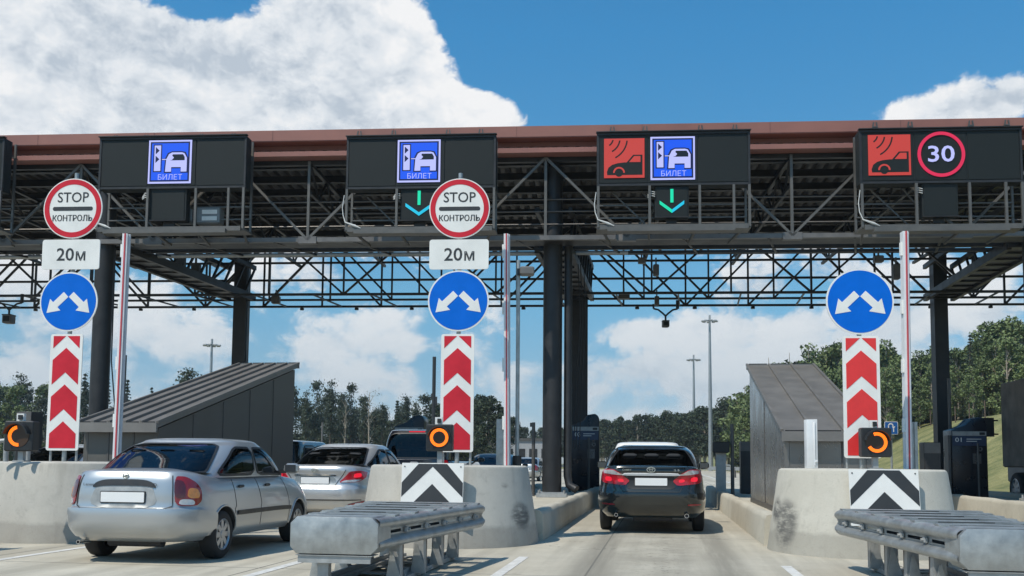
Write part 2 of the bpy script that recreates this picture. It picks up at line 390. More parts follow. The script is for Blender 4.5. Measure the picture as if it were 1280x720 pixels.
        c = mix(mul(mul(ml.outputs[0], ramp(noise(1.3, 7, .7), .3, .7)), .5), c, tuple(x*.45 for x in base))
    if band:
        sp = N('ShaderNodeSeparateXYZ'); L(tcn.outputs['Object'], sp.inputs[0])
        nzv = noise(2.2, 6, .7)
        ad = N('ShaderNodeMath', operation='MULTIPLY_ADD'); L(nzv, ad.inputs[0]); ad.inputs[1].default_value = .20; L(sp.outputs[2], ad.inputs[2])
        rr = N('ShaderNodeMapRange'); L(ad.outputs[0], rr.inputs['Value']); rr.inputs['From Min'].default_value = .36; rr.inputs['From Max'].default_value = .42; rr.inputs['To Min'].default_value = 1; rr.inputs['To Max'].default_value = 0
        c = mix(mul(rr.outputs[0], .42), c, tuple(x*.42 for x in base))
        # rain streaks running down
        mp = N('ShaderNodeMapping'); L(tcn.outputs['Object'], mp.inputs[0]); mp.inputs['Scale'].default_value = (1, 1, .08)
        c = mix(mul(ramp(noise(5, 5, .6, mp.outputs[0]), .52, .7), .30), c, tuple(x*.55 for x in base))
    if scuff:
        for (cx, cy, cz, rx, rz) in scuff:
            vs_ = N('ShaderNodeVectorMath', operation='SUBTRACT'); L(tcn.outputs['Object'], vs_.inputs[0]); vs_.inputs[1].default_value = (cx, cy, cz)
            vd = N('ShaderNodeVectorMath', operation='DIVIDE'); L(vs_.outputs[0], vd.inputs[0]); vd.inputs[1].default_value = (rx, rx, rz)
            ln = N('ShaderNodeVectorMath', operation='LENGTH'); L(vd.outputs[0], ln.inputs[0])
            k = N('ShaderNodeMapRange', interpolation_type='SMOOTHSTEP'); L(ln.outputs['Value'], k.inputs['Value']); k.inputs['From Min'].default_value = .5; k.inputs['From Max'].default_value = 1.1; k.inputs['To Min'].default_value = 1; k.inputs['To Max'].default_value = 0
            mp = N('ShaderNodeMapping'); L(tcn.outputs['Object'], mp.inputs[0]); mp.inputs['Rotation'].default_value = (.2, .5, 0); mp.inputs['Scale'].default_value = (1, 1, 3)
            c = mix(mul(mul(k.outputs[0], ramp(noise(4, 8, .75, mp.outputs[0]), .30, .60)), .85), c, (.07, .07, .068))
    L(c, b.inputs['Base Color'])
    bp = N('ShaderNodeBump'); bp.inputs['Strength'].default_value = .25; bp.inputs['Distance'].default_value = .01
    L(noise(45, 5), bp.inputs['Height']); L(bp.outputs[0], b.inputs['Normal'])
    return m
concrete('pavement', (.45, .412, .33), (.54, .50, .41), joints=True)
concrete('concrete', (.41, .39, .345), (.51, .49, .435), band=True)
concrete('concrete_kerb', (.43, .395, .32), (.52, .485, .40), scuff=[(0, -3, .3, .5, .25)])

# ------------------------------------------------------------------ ground
def terr(x, y):
    u, v = lane_uv(Vector((x, y, 0)))
    def ss(a, b, t): t = max(0, min(1, (t-a)/(b-a))); return t*t*(3-2*t)
    k = ss(15.5, 30, u)*ss(30, 50, v)
    far = ss(150, 330, v)*ss(-60, 40, u)*2.2
    return k*(6.2+.5*math.sin(v*.05)) + ss(30, 90, u)*5*ss(30, 50, v) + far
def grass_mat(name, a, b, s1=.5):
    m = bpy.data.materials.new(name); m.use_nodes = True; MATS[name] = m; t = m.node_tree; bs = t.nodes['Principled BSDF']; bs.inputs['Roughness'].default_value = .95
    tcn = t.nodes.new('ShaderNodeTexCoord')
    n = t.nodes.new('ShaderNodeTexNoise'); n.inputs['Scale'].default_value = s1; n.inputs['Detail'].default_value = 10; n.inputs['Roughness'].default_value = .75; t.links.new(tcn.outputs['Object'], n.inputs['Vector'])
    r = t.nodes.new('ShaderNodeValToRGB'); t.links.new(n.outputs['Fac'], r.inputs[0]); r.color_ramp.elements[0].position = .35; r.color_ramp.elements[0].color = (*a, 1); r.color_ramp.elements[1].position = .65; r.color_ramp.elements[1].color = (*b, 1)
    t.links.new(r.outputs[0], bs.inputs['Base Color'])
    n2 = t.nodes.new('ShaderNodeTexNoise'); n2.inputs['Scale'].default_value = 4; n2.inputs['Detail'].default_value = 6; t.links.new(tcn.outputs['Object'], n2.inputs['Vector'])
    bp = t.nodes.new('ShaderNodeBump'); bp.inputs['Strength'].default_value = .8; bp.inputs['Distance'].default_value = .3; t.links.new(n2.outputs['Fac'], bp.inputs['Height']); t.links.new(bp.outputs[0], bs.inputs['Normal'])
    return m
grass_mat('grass', (.10, .12, .035), (.30, .27, .11))
mb = MB().mat(MATS['grass'])
xs = [-560, -300, -150, -80, -40, -20]+[x*1.5 for x in range(-12, 70)]+[110, 130, 160, 200, 260, 400, 560]
ys = [-250, -100, -30, 0, 20]+[26+2.5*k for k in range(60)]+[185, 200, 230, 260, 300, 340, 400, 500, 620]
vs_, fs_ = [], []
for y in ys:
    for x in xs:
        w = lane(x, y); vs_.append((w.x, w.y, terr(w.x, w.y)-.02))
nx = len(xs)
for j in range(len(ys)-1):
    for i in range(nx-1): fs_.append((j*nx+i, j*nx+i+1, (j+1)*nx+i+1, (j+1)*nx+i))
mb.add(vs_, fs_); tag(mb.build('ground', smooth=60), kind='structure')
# plaza pavement, in lane coordinates so the slab joints follow the lanes
pv = MB().mat(MATS['pavement'])
pts = [(-60, -12), (14.2, -12), (14.2, 60), (10.5, 95), (9.5, 230), (-14, 230), (-22, 95), (-60, 60)]
pv.add([(x, y, 0) for x, y in pts], [tuple(range(8))])
o = pv.build('pavement'); o.rotation_euler = (0, 0, -LA); tag(o, kind='structure')
# painted lane lines
M('road_paint', (.62, .61, .57), .7, 0, .25, 6, col2=(.72, .71, .68), detail=10)
def line(u0, v0, u1, v1, w=.12):
    l = MB().mat(MATS['road_paint']); d = Vector((u1-u0, v1-v0, 0)).normalized(); nrm = Vector((-d.y, d.x, 0))*w/2
    a, b_ = Vector((u0, v0, .004)), Vector((u1, v1, .004))
    l.add([tuple(a-nrm), tuple(b_-nrm), tuple(b_+nrm), tuple(a+nrm)], [(0, 1, 2, 3)])
    o = l.build('road_marking'); o.rotation_euler = (0, 0, -LA); tag(o, kind='structure')
line(-1.68, 2, -1.68, 11.95); line(1.46, 2, 1.43, 11.6); line(-4.13, 2, -4.13, 11.2); line(-7.53, 2, -7.53, 12.0)
line(7.0, 2, 7.0, 11.5)
for u in (-3.6, 4.2): line(u, 60, u, 200, .15)

# ------------------------------------------------------------------ islands and concrete noses
IS = {'mid': -2.95, 'right': 2.68, 'left': -8.72, 'far': 8.45, 'farleft': -14.4}
ilab = {'mid': 'long raised concrete lane island carrying the double dark columns', 'right': 'long raised concrete lane island beside the black sedan with the metal shelter on it',
        'left': 'raised concrete lane island under the ribbed sloping shelter', 'far': 'concrete lane island with kerb wall in front of the dusty lorry', 'farleft': 'concrete lane island at the far edge of the toll plaza'}
for k, u0 in IS.items():
    t = thing('traffic_island', ilab[k], 'traffic island', lane(u0, 14.2), -LA, 'raised concrete lane islands')
    f = MB().mat(MATS['concrete_kerb'])
    f.box((0, 9.6, .165), (1.96, 19.2, .33)); f.build('island_floor', t)
    for s in (-1, 1):
        w = MB().mat(MATS['concrete_kerb'])
        rings = []
        for y in [0.2+j*.8 for j in range(24)]:
            h = .45+.012*math.sin(y*3+s); c = s*1.075
            e_ = .9 if y < 18 else .9
            rings.append([(c-.135, y, 0), (c+.135, y, 0), (c+.125, y, h-.08), (c+.09, y, h-.015), (c+.05, y, h), (c-.05, y, h), (c-.09, y, h-.015), (c-.115, y, h-.08)])
        w.loft(rings); w.build('kerb_wall', t, smooth=50)

def nose(u0, v0, label, scuffmat=None, k=1.0):
    t = MB().mat(scuffmat or MATS['concrete'])
    prof = [(1.33, 0), (1.325, .05), (1.17, 1.06), (1.155, 1.10), (1.12, 1.12), (.6, 1.125), (.02, 1.125)]
    rings = []
    n = 64
    for r, z in prof: rings.append([(r*k*math.cos(2*math.pi*j/n)*(1+.004*math.sin(j*1.7+z*9)), r*k*math.sin(2*math.pi*j/n)*(1+.004*math.sin(j*2.3+z*5)), z) for j in range(n)])
    t.loft(rings); o = t.build('concrete_nose', smooth=30); o.location = lane(u0, v0); o.rotation_euler = (0, 0, -LA)
    return tag(o, label, 'concrete block', 'round concrete island noses')
concrete('concrete_mid', (.41, .39, .345), (.51, .49, .435), band=True, scuff=[(1.15, -.5, .42, .28, .22), (1.0, -.78, .85, .10, .06)])
concrete('concrete_right', (.46, .435, .37), (.56, .535, .465), band=True, scuff=[(-1.05, -.50, .38, .30, .38), (-1.12, -.2, .55, .2, .2)])
nose(-3.10, 14.05, 'round concrete nose with chevron plate behind the flared crash cushion', MATS['concrete_mid'])
nose(2.72, 13.85, 'round concrete nose with black tyre scuffs beside the lane kerb', MATS['concrete_right'], .94)
nose(-8.72, 13.45, 'round concrete nose behind the tail of the silver saloon')

def chevron_plate(px, py, w, h, Y, label):
    # curved plate bolted on the cone front
    c = P(px, py, Y); t = thing('chevron_plate', label, 'marker plate', c, -LA*.6, 'black and white chevron plates')
    t.rotation_euler = (R(-7), 0, -LA*.6)
    b = MB().mat(MATS['sign_white']).prism(rrect(0, 0, w, h, .01), 0, .012); b.build('plate', t)
    k = MB().mat(MATS['sign_black']); m_ = .006; q = lambda a_, b_: (max(-w/2+m_, min(w/2-m_, (a_-.5)*w)), max(-h/2+m_, h/2-.012-b_*w))
    k.prism([q(0, .53), q(.5, .045), q(1, .53), q(1, .30), q(.73, 0), q(.27, 0), q(0, .30)], -.003, .001)
    k.prism([q(.03, .79), q(.97, .79), q(.5, .32)], -.003, .001)
    k.build('chevron', t)
    s = MB().mat(MATS['steel_grey'])
    for i in (-1, 1): s.disc(i*(w/2-.04), h/2-.05, .01, -.006, 0, 10)
    s.build('bolt', t)
chevron_plate(540, 611, .85, .70, 13.06, 'black and white chevron plate on the concrete nose by the silver sedan')
chevron_plate(1106, 622, .85, .71, 12.09, 'black and white chevron plate with a scratch on the scuffed concrete nose')

# ------------------------------------------------------------------ road sign assemblies
def pole_x(mb, x, z0, z1, r=.03, y=.05): mb.tube([(x, y, z0), (x, y, z1)], r, 12)
def sign_post(px, v, u, label, stop=True, k=1.0, panel=(491, 147, 41.5), disc=(376, 77), red='sign_red'):
    c0 = lane(u, v); Y = c0.y
    sc = (P(px+1, 400, Y)-P(px, 400, Y)).length
    base = P(px, 560, Y); t = thing('sign_post', label, 'road sign', (base.x, Y, 0), -LA*.5, 'keep-off signs on the island noses')
    Z = lambda py: P(px, py, Y).z
    p = MB().mat(MATS['galvanised']); top = Z(215) if stop else Z(345)
    pole_x(p, 0, 1.12, top, .032, .07)
    for zz in (Z(540), Z(440), Z(376)) + ((Z(318), Z(260)) if stop else ()): p.box((0, .045, zz), (.12, .06, .05)); p.box((0, .035, zz+.02), (.34, .025, .03))
    p.build('pole', t, smooth=40)
    for s in (-1, 1):
        q = MB().mat(MATS['galvanised_dull']); pole_x(q, s*.2, 1.12, Z(panel[0]+panel[1]/2)+.5, .018, .05); q.build('support_tube', t, smooth=40)
    # red and white arrow panel
    h, w, zc = panel[1]*sc, panel[2]*sc, Z(panel[0])
    b = MB().mat(MATS['sign_white']).prism(rrect(0, zc, w, h, .035), -.006, .012); pn = b.build('arrow_panel', t)
    rmb = MB().mat(MATS[red]); i = w/2-.045; zt, zb = zc+h/2-.03, zc-h/2+.035; dr = i*.9
    for kk in range(3):
        ap = zt - h*(.102+.316*kk); lo = ap - h*.212
        if kk == 2: rmb.prism([(-i, zb), (i, zb), (i, ap-dr), (0, ap), (-i, ap-dr)], -.0095, -.0061)
        else: rmb.prism([(-i, ap-dr), (-i, lo-dr), (0, lo), (i, lo-dr), (i, ap-dr), (0, ap)], -.0095, -.0061)
    for s in (-1, 1):
        rmb.prism([(s*.012, zt), (s*i, zt), (s*i, zt-dr)], -.0095, -.0061)
    rmb.build('red_arrows', pn)
    # blue disc
    r, zc = disc[1]*sc/2, Z(disc[0])
    b = MB().mat(MATS['sign_white']).disc(0, zc, r, -.006, .012, 64); dn = b.build('direction_disc', t)
    b = MB().mat(MATS['sign_blue']).disc(0, zc, r*.95, -.0095, -.0061, 64); b.build('blue_field', dn)
    b = MB().mat(MATS['sign_white'])
    for s in (-1, 1):
        # arrow from centre top to lower side ; direction down-out at 45 deg
        tip = Vector((s*.74*r, zc-.38*r)); st = Vector((s*.09*r, zc+.24*r)); d = (tip-st).normalized(); nn = Vector((-d.y, d.x))
        neck = tip-d*.40*r; hw, sw = .27*r, .115*r
        pts = [st+nn*sw, neck+nn*sw, neck+nn*hw, tip, neck-nn*hw, neck-nn*sw, st-nn*sw]
        if s > 0: pts = pts
        b.prism([tuple(q) for q in pts], -.013, -.0096)
    b.build('white_arrows', dn)
    if stop:
        zc = Z(318); b = MB().mat(MATS['sign_white']).prism(rrect(0, zc, 75*sc, 38*sc, .04), -.006, .012); pl = b.build('distance_plate', t)
        b = MB().mat(MATS['sign_black']);
        put_text(b, '20', -.085, zc+.0, .27, .195, -.0085, .012); put_text(b, 'м', .155, zc-.025, .15, .14, -.0085, .012); b.build('lettering', pl)
        zc = Z(260.5); r = 77*sc/2
        b = MB().mat(MATS['sign_white']).disc(0, zc, r, -.006, .012, 64); sn = b.build('stop_disc', t)
        b = MB().mat(MATS['sign_red']); b.ring(0, zc, r*.80, r*.965, -.0095, -.0061, n=64); b.build('red_rim', sn)
        b = MB().mat(MATS['sign_black']); b.prism(rrect(0, zc-.005, r*1.36, r*.13, r*.06), -.0095, -.0061)
        put_text(b, 'STOP', 0, zc+r*.37, r*1.06, r*.34, -.0085, .008); [put_text(b, 'КОНТРОЛЬ', dx_, zc-r*.32, r*1.34, r*.21, -.0085-.0003*i_, .002) for i_, dx_ in enumerate((-.0025, .0025))]; b.build('lettering', sn)
    return t
sign_post(570.5, 13.75, -2.95, 'stop control disc, 20 m plate and arrows on the nose behind the silver sedan')
sign_post(77.5, 13.10, -8.75, 'stop control disc, 20 m plate and arrows on the nose behind the silver saloon', panel=(490, 145, 41.5), disc=(377, 75))
M('sign_red2', (.70, .035, .035), .42, 0, .06, 6)
sign_post(1078.5, 13.67, 2.68, 'blue arrow disc over red arrow panel without a stop disc', False, panel=(496, 152, 45), disc=(377, 83), red='sign_red2')

# ------------------------------------------------------------------ flashers, barriers, posts on the noses
def flasher(px, py, Y, s, a0, a1, label):
    c = P(px, py, Y); t = thing('warning_lamp', label, 'warning lamp', (c.x, c.y, 1.12), -LA*.5, 'orange warning lamps on the noses'); z = c.z-1.12
    b = MB().mat(MATS['black_plastic']); b.cbox((0, .08, z), (s, .16, s), .015); b.build('housing', t)
    b = MB().mat(MATS['black_plastic']); b.ring(0, z, s*.40, s*.44, -.10, .0, 10, 170, 32); b.build('visor', t, smooth=30)
    b = MB().mat(MATS['amber_dim']); b.disc(0, z, s*.37, -.006, .001, 40); b.build('lens', t)
    b = MB().mat(MATS['amber_lit']); b.ring(0, z, s*.235, s*.345, -.012, -.0061, a0, a1, 48); b.build('lit_ring', t)
    b = MB().mat(MATS['galvanised_dull']); b.box((0, .1, (z-s/2)/2), (.07, .07, z-s/2)); b.box((0, .1, .01), (.16, .16, .02)); b.build('stand', t)
    b = MB().mat(MATS['sign_white']); b.box((-.02, .08, z+s/2+.05), (.10, .05, .10)); b.mat(MATS['black_plastic']).box((-.01, .05, z+s/2+.05), (.05, .05, .06)); b.build('sensor', t)
flasher(549, 547, 13.3, .37, 0, 360, 'orange ring lamp glowing in full beside the red arrow panel')
flasher(1096, 553, 12.7, .39, -150, 110, 'orange crescent lamp on the scuffed concrete nose')
flasher(23, 545, 12.7, .40, 100, 275, 'orange lamp showing a thin lit arc beyond the silver saloon')

def boom(pxb, pxt, pyt, Y, label, cab=None, w=.10):
    b0 = P(pxb, 570, Y); tp = P(pxt, pyt, Y+.1); t = thing('barrier_gate', label, 'barrier', (b0.x, b0.y, 0), 0, 'raised white barrier arms')
    a = MB().mat(MATS['white_metal']); loc = lambda p: Vector((p.x-b0.x, p.y-b0.y, p.z)); p0, p1 = loc(Vector((b0.x, b0.y, 1.0))), loc(tp)
    n = 9; d = (p1-p0)
    a.beam(p0, p1, w*.62, w*.9, (0, 1, 0)); a.build('arm', t)
    r = MB().mat(M('arm_red', (.50, .06, .07), .4, 0, .08)); off = Vector((w*.05, -w*.5, 0))
    r.beam(p0+off, p1+off, w*.17, .012, (0, 1, 0)); r.build('red_stripe', t)
    g = MB().mat(M('arm_rubber', (.5, .5, .52), .5, 0, .1)); off = Vector((w*.42, 0, 0)); g.tube([p0+off, p1+off], w*.16, 8); g.build('edge_profile', t, smooth=40)
    rf = MB().mat(MATS['sign_white'])
    for kk in range(4):
        q = p0+d*(.18+.24*kk); rf = MB().mat(MATS['sign_white']); rf.beam(q+Vector((-w*.43, -.01, 0)), q+d*.055+Vector((-w*.43, -.01, 0)), w*.22, .05, (0, 1, 0)); rf.build('reflector', t)
    if cab:
        c = P(cab[0], cab[1], Y); h = c.z-1.12
        cb = MB().mat(MATS['galvanised']); dx = c.x-b0.x; cw = cab[2]
        cb.prism([(dx-cw/2, 1.12), (dx+cw/2, 1.12), (dx+cw/2, 1.12+h), (dx-cw/2, 1.12+h-.01)], .05, .22)
        cb.box((dx+cw*.22, .04, 1.12+h/2), (.02, .02, h-.02)); cb.box((dx, .04, 1.12+h*.5), (.03, .02, .05)); cb.build('cabinet', t)
boom(633, 632.5, 293, 14.4, 'raised barrier arm in a grey cabinet next to the floodlight pole', (627, 523, .155), .11)
boom(1134, 1130, 290, 13.9, 'raised barrier arm standing on the scuffed concrete nose', (1142, 527, .15), .125)
boom(145.5, 158, 293, 14.0, 'raised barrier arm leaning in front of the ribbed shelter roof', None, .12)
# separate post on the right nose
c = P(1015, 524, 13.6); b = MB().mat(MATS['white_metal'])
b.prism([(-.075, 0), (.075, 0), (.075, c.z-1.12), (-.075, c.z-1.125)], 0, .14); b.box((.03, -.008, (c.z-1.12)/2), (.018, .016, c.z-1.2)); b.box((.045, -.01, .10), (.04, .03, .03))
o = b.build('steel_post', bevel=.006); o.location = (c.x, c.y, 1.12); tag(o, 'short grey metal post alone on the scuffed nose before the shelter', 'post')
# floodlight pole
c = P(646.5, 560, 14.6); t = thing('floodlight_pole', 'slim shiny pole with a boxy grey floodlight beside the raised arm', 'lamp post', (c.x, c.y, 0))
zt = P(646, 335, 14.6).z; b = MB().mat(MATS['galvanised']); b.tube([(0, 0, 1.12), (-.005, 0, zt+.12)], .031, 14); b.build('pole', t, smooth=40)
b = MB().mat(MATS['steel_light']); b.cbox((.13, -.05, P(656, 340, 14.6).z), (.22, .18, .13), .02); b.build('lamp_head', t)
b = MB().mat(MATS['black_plastic']); b.box((.0, -.03, P(656, 341, 14.6).z), (.05, .12, .10)); b.build('bracket', t); b = MB().mat(MATS['black_plastic']); b.tube([(0, 0, 1.12), (0, 0, 1.27)], .07, 10); b.build('collar', t)
# little clutter behind the left nose
for (px, py, h, w) in ((8, 556, .30, .035), (35, 570, .2, .03)):
    c = P(px, py, 13.4); b = MB().mat(MATS['galvanised_dull']); b.tube([(0, 0, 0), (0, 0, h)], w, 10); b.tube([(-.25, 0, h-.03), (0.03, 0, h)], w*.8, 8)
    o = b.build('bent_pipe', smooth=40); o.location = (c.x, c.y, 1.12); tag(o, 'short bent grey pipe below the thin lit orange lamp' if px < 20 else 'stubby grey pipe between lamp and red arrow panel', 'pipe')
# ------------------------------------------------------------------ crash cushions
M('steel_shade', (.30, .31, .31), .5, .5, .15, 8)
def cushion(u0, v0, label, wf=.74):
    t = thing('crash_cushion', label, 'crash cushion', lane(u0, v0), -LA, 'galvanised crash cushions before the noses')
    Ln = 3.2; wn_ = .40; zt, zb = .675, .39
    # front box
    b = MB().mat(MATS['galvanised']); c = .06; zt2 = zt+.01; zb2 = zb-.03
    face = [(-wn_+c, zb2), (wn_-c, zb2), (wn_, zb2+c), (wn_, zt2-c), (wn_-c, zt2), (-wn_+c, zt2), (-wn_, zt2-c), (-wn_, zb2+c)]
    face2 = [(x*1.03, z) for x, z in face]
    b.prism(face, 0, .02)
    b.loft([[(x, .0, z) for x, z in face], [(x, .36, z) for x, z in face2]], True, False); b.box((0, .2, (zt2+zb2)/2), (wn_*1.9, .3, .02))
    b.build('end_plate', t, bevel=.004)
    b = MB().mat(MATS['galvanised_dull']); b.box((0, .03, zb2-.045), (.66, .03, .07)); b.box((0, .1, zb2-.013), (.70, .2, .006)); b.build('lower_lip', t)
    # W-beam rails: upper wave, lower wave, and a web with open slots between them
    m2 = (zt+zb)/2
    for s in (-1, 1):
        def wx(y): return s*(wn_-.058+(wf-wn_)*(y/Ln))
        up_ = [(.0, m2+.014), (.0, m2+.032), (.030, m2+.05), (.058, m2+.072), (.062, m2+.095), (.056, zt-.028), (.03, zt-.008), (-.05, zt)]
        lo_ = [(.0, m2-.014), (.0, m2-.032), (.030, m2-.05), (.058, m2-.072), (.062, m2-.095), (.056, zb+.028), (.03, zb+.008), (-.03, zb)]
        r = MB().mat(MATS['galvanised']); ys_ = [.04+(Ln-.04)*k/10 for k in range(11)]
        for prof in (up_, lo_):
            rings = [[(wx(y)+s*dx, y, z) for dx, z in prof] for y in ys_]
            rings.append([(wx(Ln)+s*(dx*.5+.02), Ln+.16, m2+(z-m2)*.80) for dx, z in prof])
            r.loft(rings, False, False); r.loft([[(x-s*.005, y, z) for x, y, z in q] for q in rings], False, False)
        y0 = .04
        for j in range(6):
            ya, yb = .34+j*.55, .34+j*.55+.36
            if j == 5: ya = yb = Ln+.14
            r.loft([[(wx(y)+s*.0, y, m2-.016), (wx(y)+s*.0, y, m2+.016), (wx(y)-s*.005, y, m2+.016), (wx(y)-s*.005, y, m2-.016)] for y in (y0, ya)]); y0 = yb
        r.build('rail', t, smooth=50)
        for j in range(5):
            yb = .34+j*.55+.455; d_ = MB().mat(MATS['galvanised_dull']); d_.cbox((wx(yb)+s*.018, yb, m2), (.034, .07, .055), .008); d_.tube([(wx(yb)+s*.035, yb, m2), (wx(yb)+s*.055, yb, m2)], .014, 8); d_.build('clamp', t)
    # cross plates stepping back, black strips painting the shade inside their slots
    for j in range(6):
        y = .55+j*.52; hw = wn_-.04+(wf-wn_)*(y/Ln)
        b = MB().mat(MATS['galvanised']); x0 = -hw*.60; x1 = hw*.38
        b.box((0, y, zt-.004), (2*hw, .16, .028)); b.box((0, y-.12, zt-.03), (2*hw, .01, .06)); o_ = b.build('cross_plate', t)
        b = MB().mat(MATS['black_plastic']); b.box(((x0+x1)/2, y-.082, zt-.004), (x1-x0, .008, .020)); b.build('slot_shade', o_)
        b = MB().mat(MATS['steel_dark']); b.box((0, y+.16, zb+.03), (2*hw, .02, .05)); b.build('cross_bar', o_)
    b = MB().mat(MATS['black_plastic']); b.box((0, Ln/2+.3, zb-.01), (wn_*1.5, Ln-.5, .02)); b.build('inner_shade_sheet', t)  # black sheet added to darken the shaded gaps between the cross plates
    for j in range(4):
        y = .65+j*.80; hw = wn_+(wf-wn_)*(y/Ln)
        for s in (-1, 1):
            p = MB().mat(MATS['galvanised_dull']); x = s*min(.40, hw-.10)
            p.prism([(x-.06, .05), (x+.06, .05), (x+.05, zb), (x-.05, zb)], y-.01, y+.10)
            p.mat(MATS['galvanised']).prism([(x-.07, .05), (x+.09, .05), (x+.0, zb-.05), (x-.02, zb-.05)], y-.06, y-.045)
            p.mat(MATS['steel_dark']).box((x+s*.02, y+.14, (zb+.05)/2), (.05, .06, zb-.06)); p.build('leg', t)
    b = MB().mat(MATS['galvanised_dull']);
    for s in (-1, 1): b.box((s*.30, Ln/2+.1, .035), (.16, Ln, .05)); b.box((s*.30, Ln/2+.1, .075), (.03, Ln, .05))
    for j in range(6): b.box((0, .4+j*.55, .03), (.8, .12, .012)); [b.box((s*.36, .4+j*.62, .06), (.035, .035, .06)) for s in (-1, 1)]
    b.build('ground_rail', t)
    b = MB().mat(MATS['galvanised_dull']); b.box((-.12, .12, .17), (.10, .08, .34)); b.build('front_leg', t)
    return t
cushion(-2.83, 8.15, 'galvanised crash cushion with octagonal end plate in front of the nearer silver sedan')
cushion(2.73, 8.1, 'galvanised crash cushion cut by the picture edge before the scuffed nose', .78)
cushion(-9.22, 7.9, 'crash cushion of which only the rail tip shows by the silver saloon')

# ------------------------------------------------------------------ sloping shelters
M('shelter_metal', (.26, .245, .23), .28, .65, .10, 1.5)
def shelter(u0, v0, v1, w, z0, z1, label, ribs, over=.15, wm_='shelter_wall', n=5):
    t = thing('stair_shelter', label, 'shelter', lane(u0, v0, .33), -LA); b0 = .33
    z0 -= b0; z1 -= b0; Lg = v1-v0; h = w/2
    wl = MB().mat(MATS[wm_])
    for s in (-1, 1):
        a = [(s*h, 0, 0), (s*h, Lg, 0), (s*h, Lg, z1-.1), (s*h, 0, z0-.1)]; i_ = [(x-s*.08, y, z) for x, y, z in a]
        wl.add(a+i_, [(0, 1, 2, 3), (7, 6, 5, 4), (0, 4, 5, 1), (1, 5, 6, 2), (2, 6, 7, 3), (3, 7, 4, 0)])
    wl.box((0, .04, (z0-.1)/2), (w-.17, .08, z0-.1)); wl.box((0, Lg-.04, (z1-.1)/2), (w-.17, .08, z1-.1)); wl.build('wall', t)
    sm = MB().mat(MATS['steel_grey'])
    for s in (-1, 1):
        for k in range(1, n):
            y = Lg*k/n; zz = z0+(z1-z0)*k/n-.12; sm.box((s*(h+.004), y, zz/2), (.012, .03, zz))
        sm.beam((s*(h+.005), 0, .05), (s*(h+.005), Lg, .05), .012, .1)
    for k in range(1, 3): sm.box((-h+w*k/3, -.004, (z0-.1)/2), (.03, .012, z0-.12))
    sm.build('wall_trim', t)
    r = MB().mat(MATS['shelter_roof']); H = h+.05
    y0, y1 = -over, Lg+.1; sl = (z1-z0)/Lg; zf = lambda y: z0+sl*y
    r.loft([[(-H, y0, zf(y0)-.06), (H, y0, zf(y0)-.06), (H, y0, zf(y0)+.02), (-H, y0, zf(y0)+.02)], [(-H, y1, zf(y1)-.06), (H, y1, zf(y1)-.06), (H, y1, zf(y1)+.02), (-H, y1, zf(y1)+.02)]])
    r.box((0, y0-.02, zf(y0)-.05), (2*H+.02, .05, .16)); r.box((0, y1, zf(y1)-.02), (2*H+.02, .04, .12)); ro = r.build('roof', t)
    rb = MB().mat(MATS['shelter_roof'])
    for k in range(ribs+1):
        x = -H+2*H*k/ribs; rb.beam((x, y0, zf(y0)+.04), (x, y1, zf(y1)+.04), .045, .05)
    rb.mat(MATS['black_plastic'])
    for k in range(ribs):
        x = -H+2*H*(k+.5)/ribs; rb.box((x, y0+.01, zf(y0)+.035), (2*H/ribs-.10, .03, .03)); rb.box((x, y1, zf(y1)+.045), (2*H/ribs-.08, .03, .03))
    rb.build('rib', ro)
    return t
shelter(-8.95, 14.95, 20.9, 1.35, 1.78, 3.33, 'dark shelter with steep ribbed metal roof behind the silver saloon', 5)
shelter(2.68, 16.2, 22.2, 1.36, 1.72, 3.36, 'metal shelter with sloping grey roof between black sedan and red arrow panel', 3, .15, 'shelter_metal', 2)
MATS['shelter_roof'].node_tree.nodes['Principled BSDF'].inputs['Metallic'].default_value = .3

# ------------------------------------------------------------------ kiosks and small island equipment
def kiosk(px, Y, zt, w, num, label):
    c = P(px, 560, Y); t = thing('payment_kiosk', label, 'payment kiosk', (c.x, c.y, .33), -LA*.7, 'dark payment kiosks with curved tops'); H = zt-.33
    b = MB().mat(M('kiosk_dark', (.012, .016, .024), .3, .2, .2, 3)); h = w/2
    prof = [(-h, 0), (h, 0), (h, H-.20)]+[(h-.16+.16*math.cos(R(a)), H-.20+.20*math.sin(R(a))) for a in range(15, 91, 15)]+[(h-.35, H-.03), (-h*.2, H-.22), (-h, H-.36)]
    b.prism(prof, 0, .7); b.build('body', t, bevel=.01)
    b = MB().mat(M('kiosk_blue', (.02, .045, .10), .35, .1, .1, 5)); b.prism([(-h+.02, H-.78), (h-.03, H-.78), (h-.03, H-.52), (-h+.02, H-.52)], -.012, .001)
    pn = b.build('number_panel', t)
    b = MB().mat(MATS['sign_white']); put_text(b, num, -h+.17, H-.62, .17, .12, -.014, .01); b.box((h*.25, -.013, H-.60), (w*.42, .004, .018)); b.box((h*.12, -.013, H-.66), (w*.30, .004, .018)); b.build('number', pn)
    b = MB().mat(MATS['galvanised_dull']); b.box((0, -.01, H-.45), (w-.04, .02, .12)); b.mat(MATS['black_plastic']).box((h-.13, -.022, H-.45), (.14, .006, .07)); b.build('header_strip', t)
    b = MB().mat(MATS['steel_grey']); b.box((-h-.05, .2, (H-.5)/2), (.07, .3, H-.5)); b.build('side_panel', t)
    b = MB().mat(M('kiosk_grey', (.10, .11, .12), .3, .4, .1)); b.box((h*.4, -.008, H*.48), (.22, .014, .28)); b.ring(h*.6, H*.60, .03, .06, -.012, .0, n=20); b.build('card_slot', t)
    b = MB().mat(MATS['steel_grey']); b.tube([(h*.25, -.28, 0), (h*.25, -.28, H-.72)], .028, 8); b.build('guard_post', t)
    return t
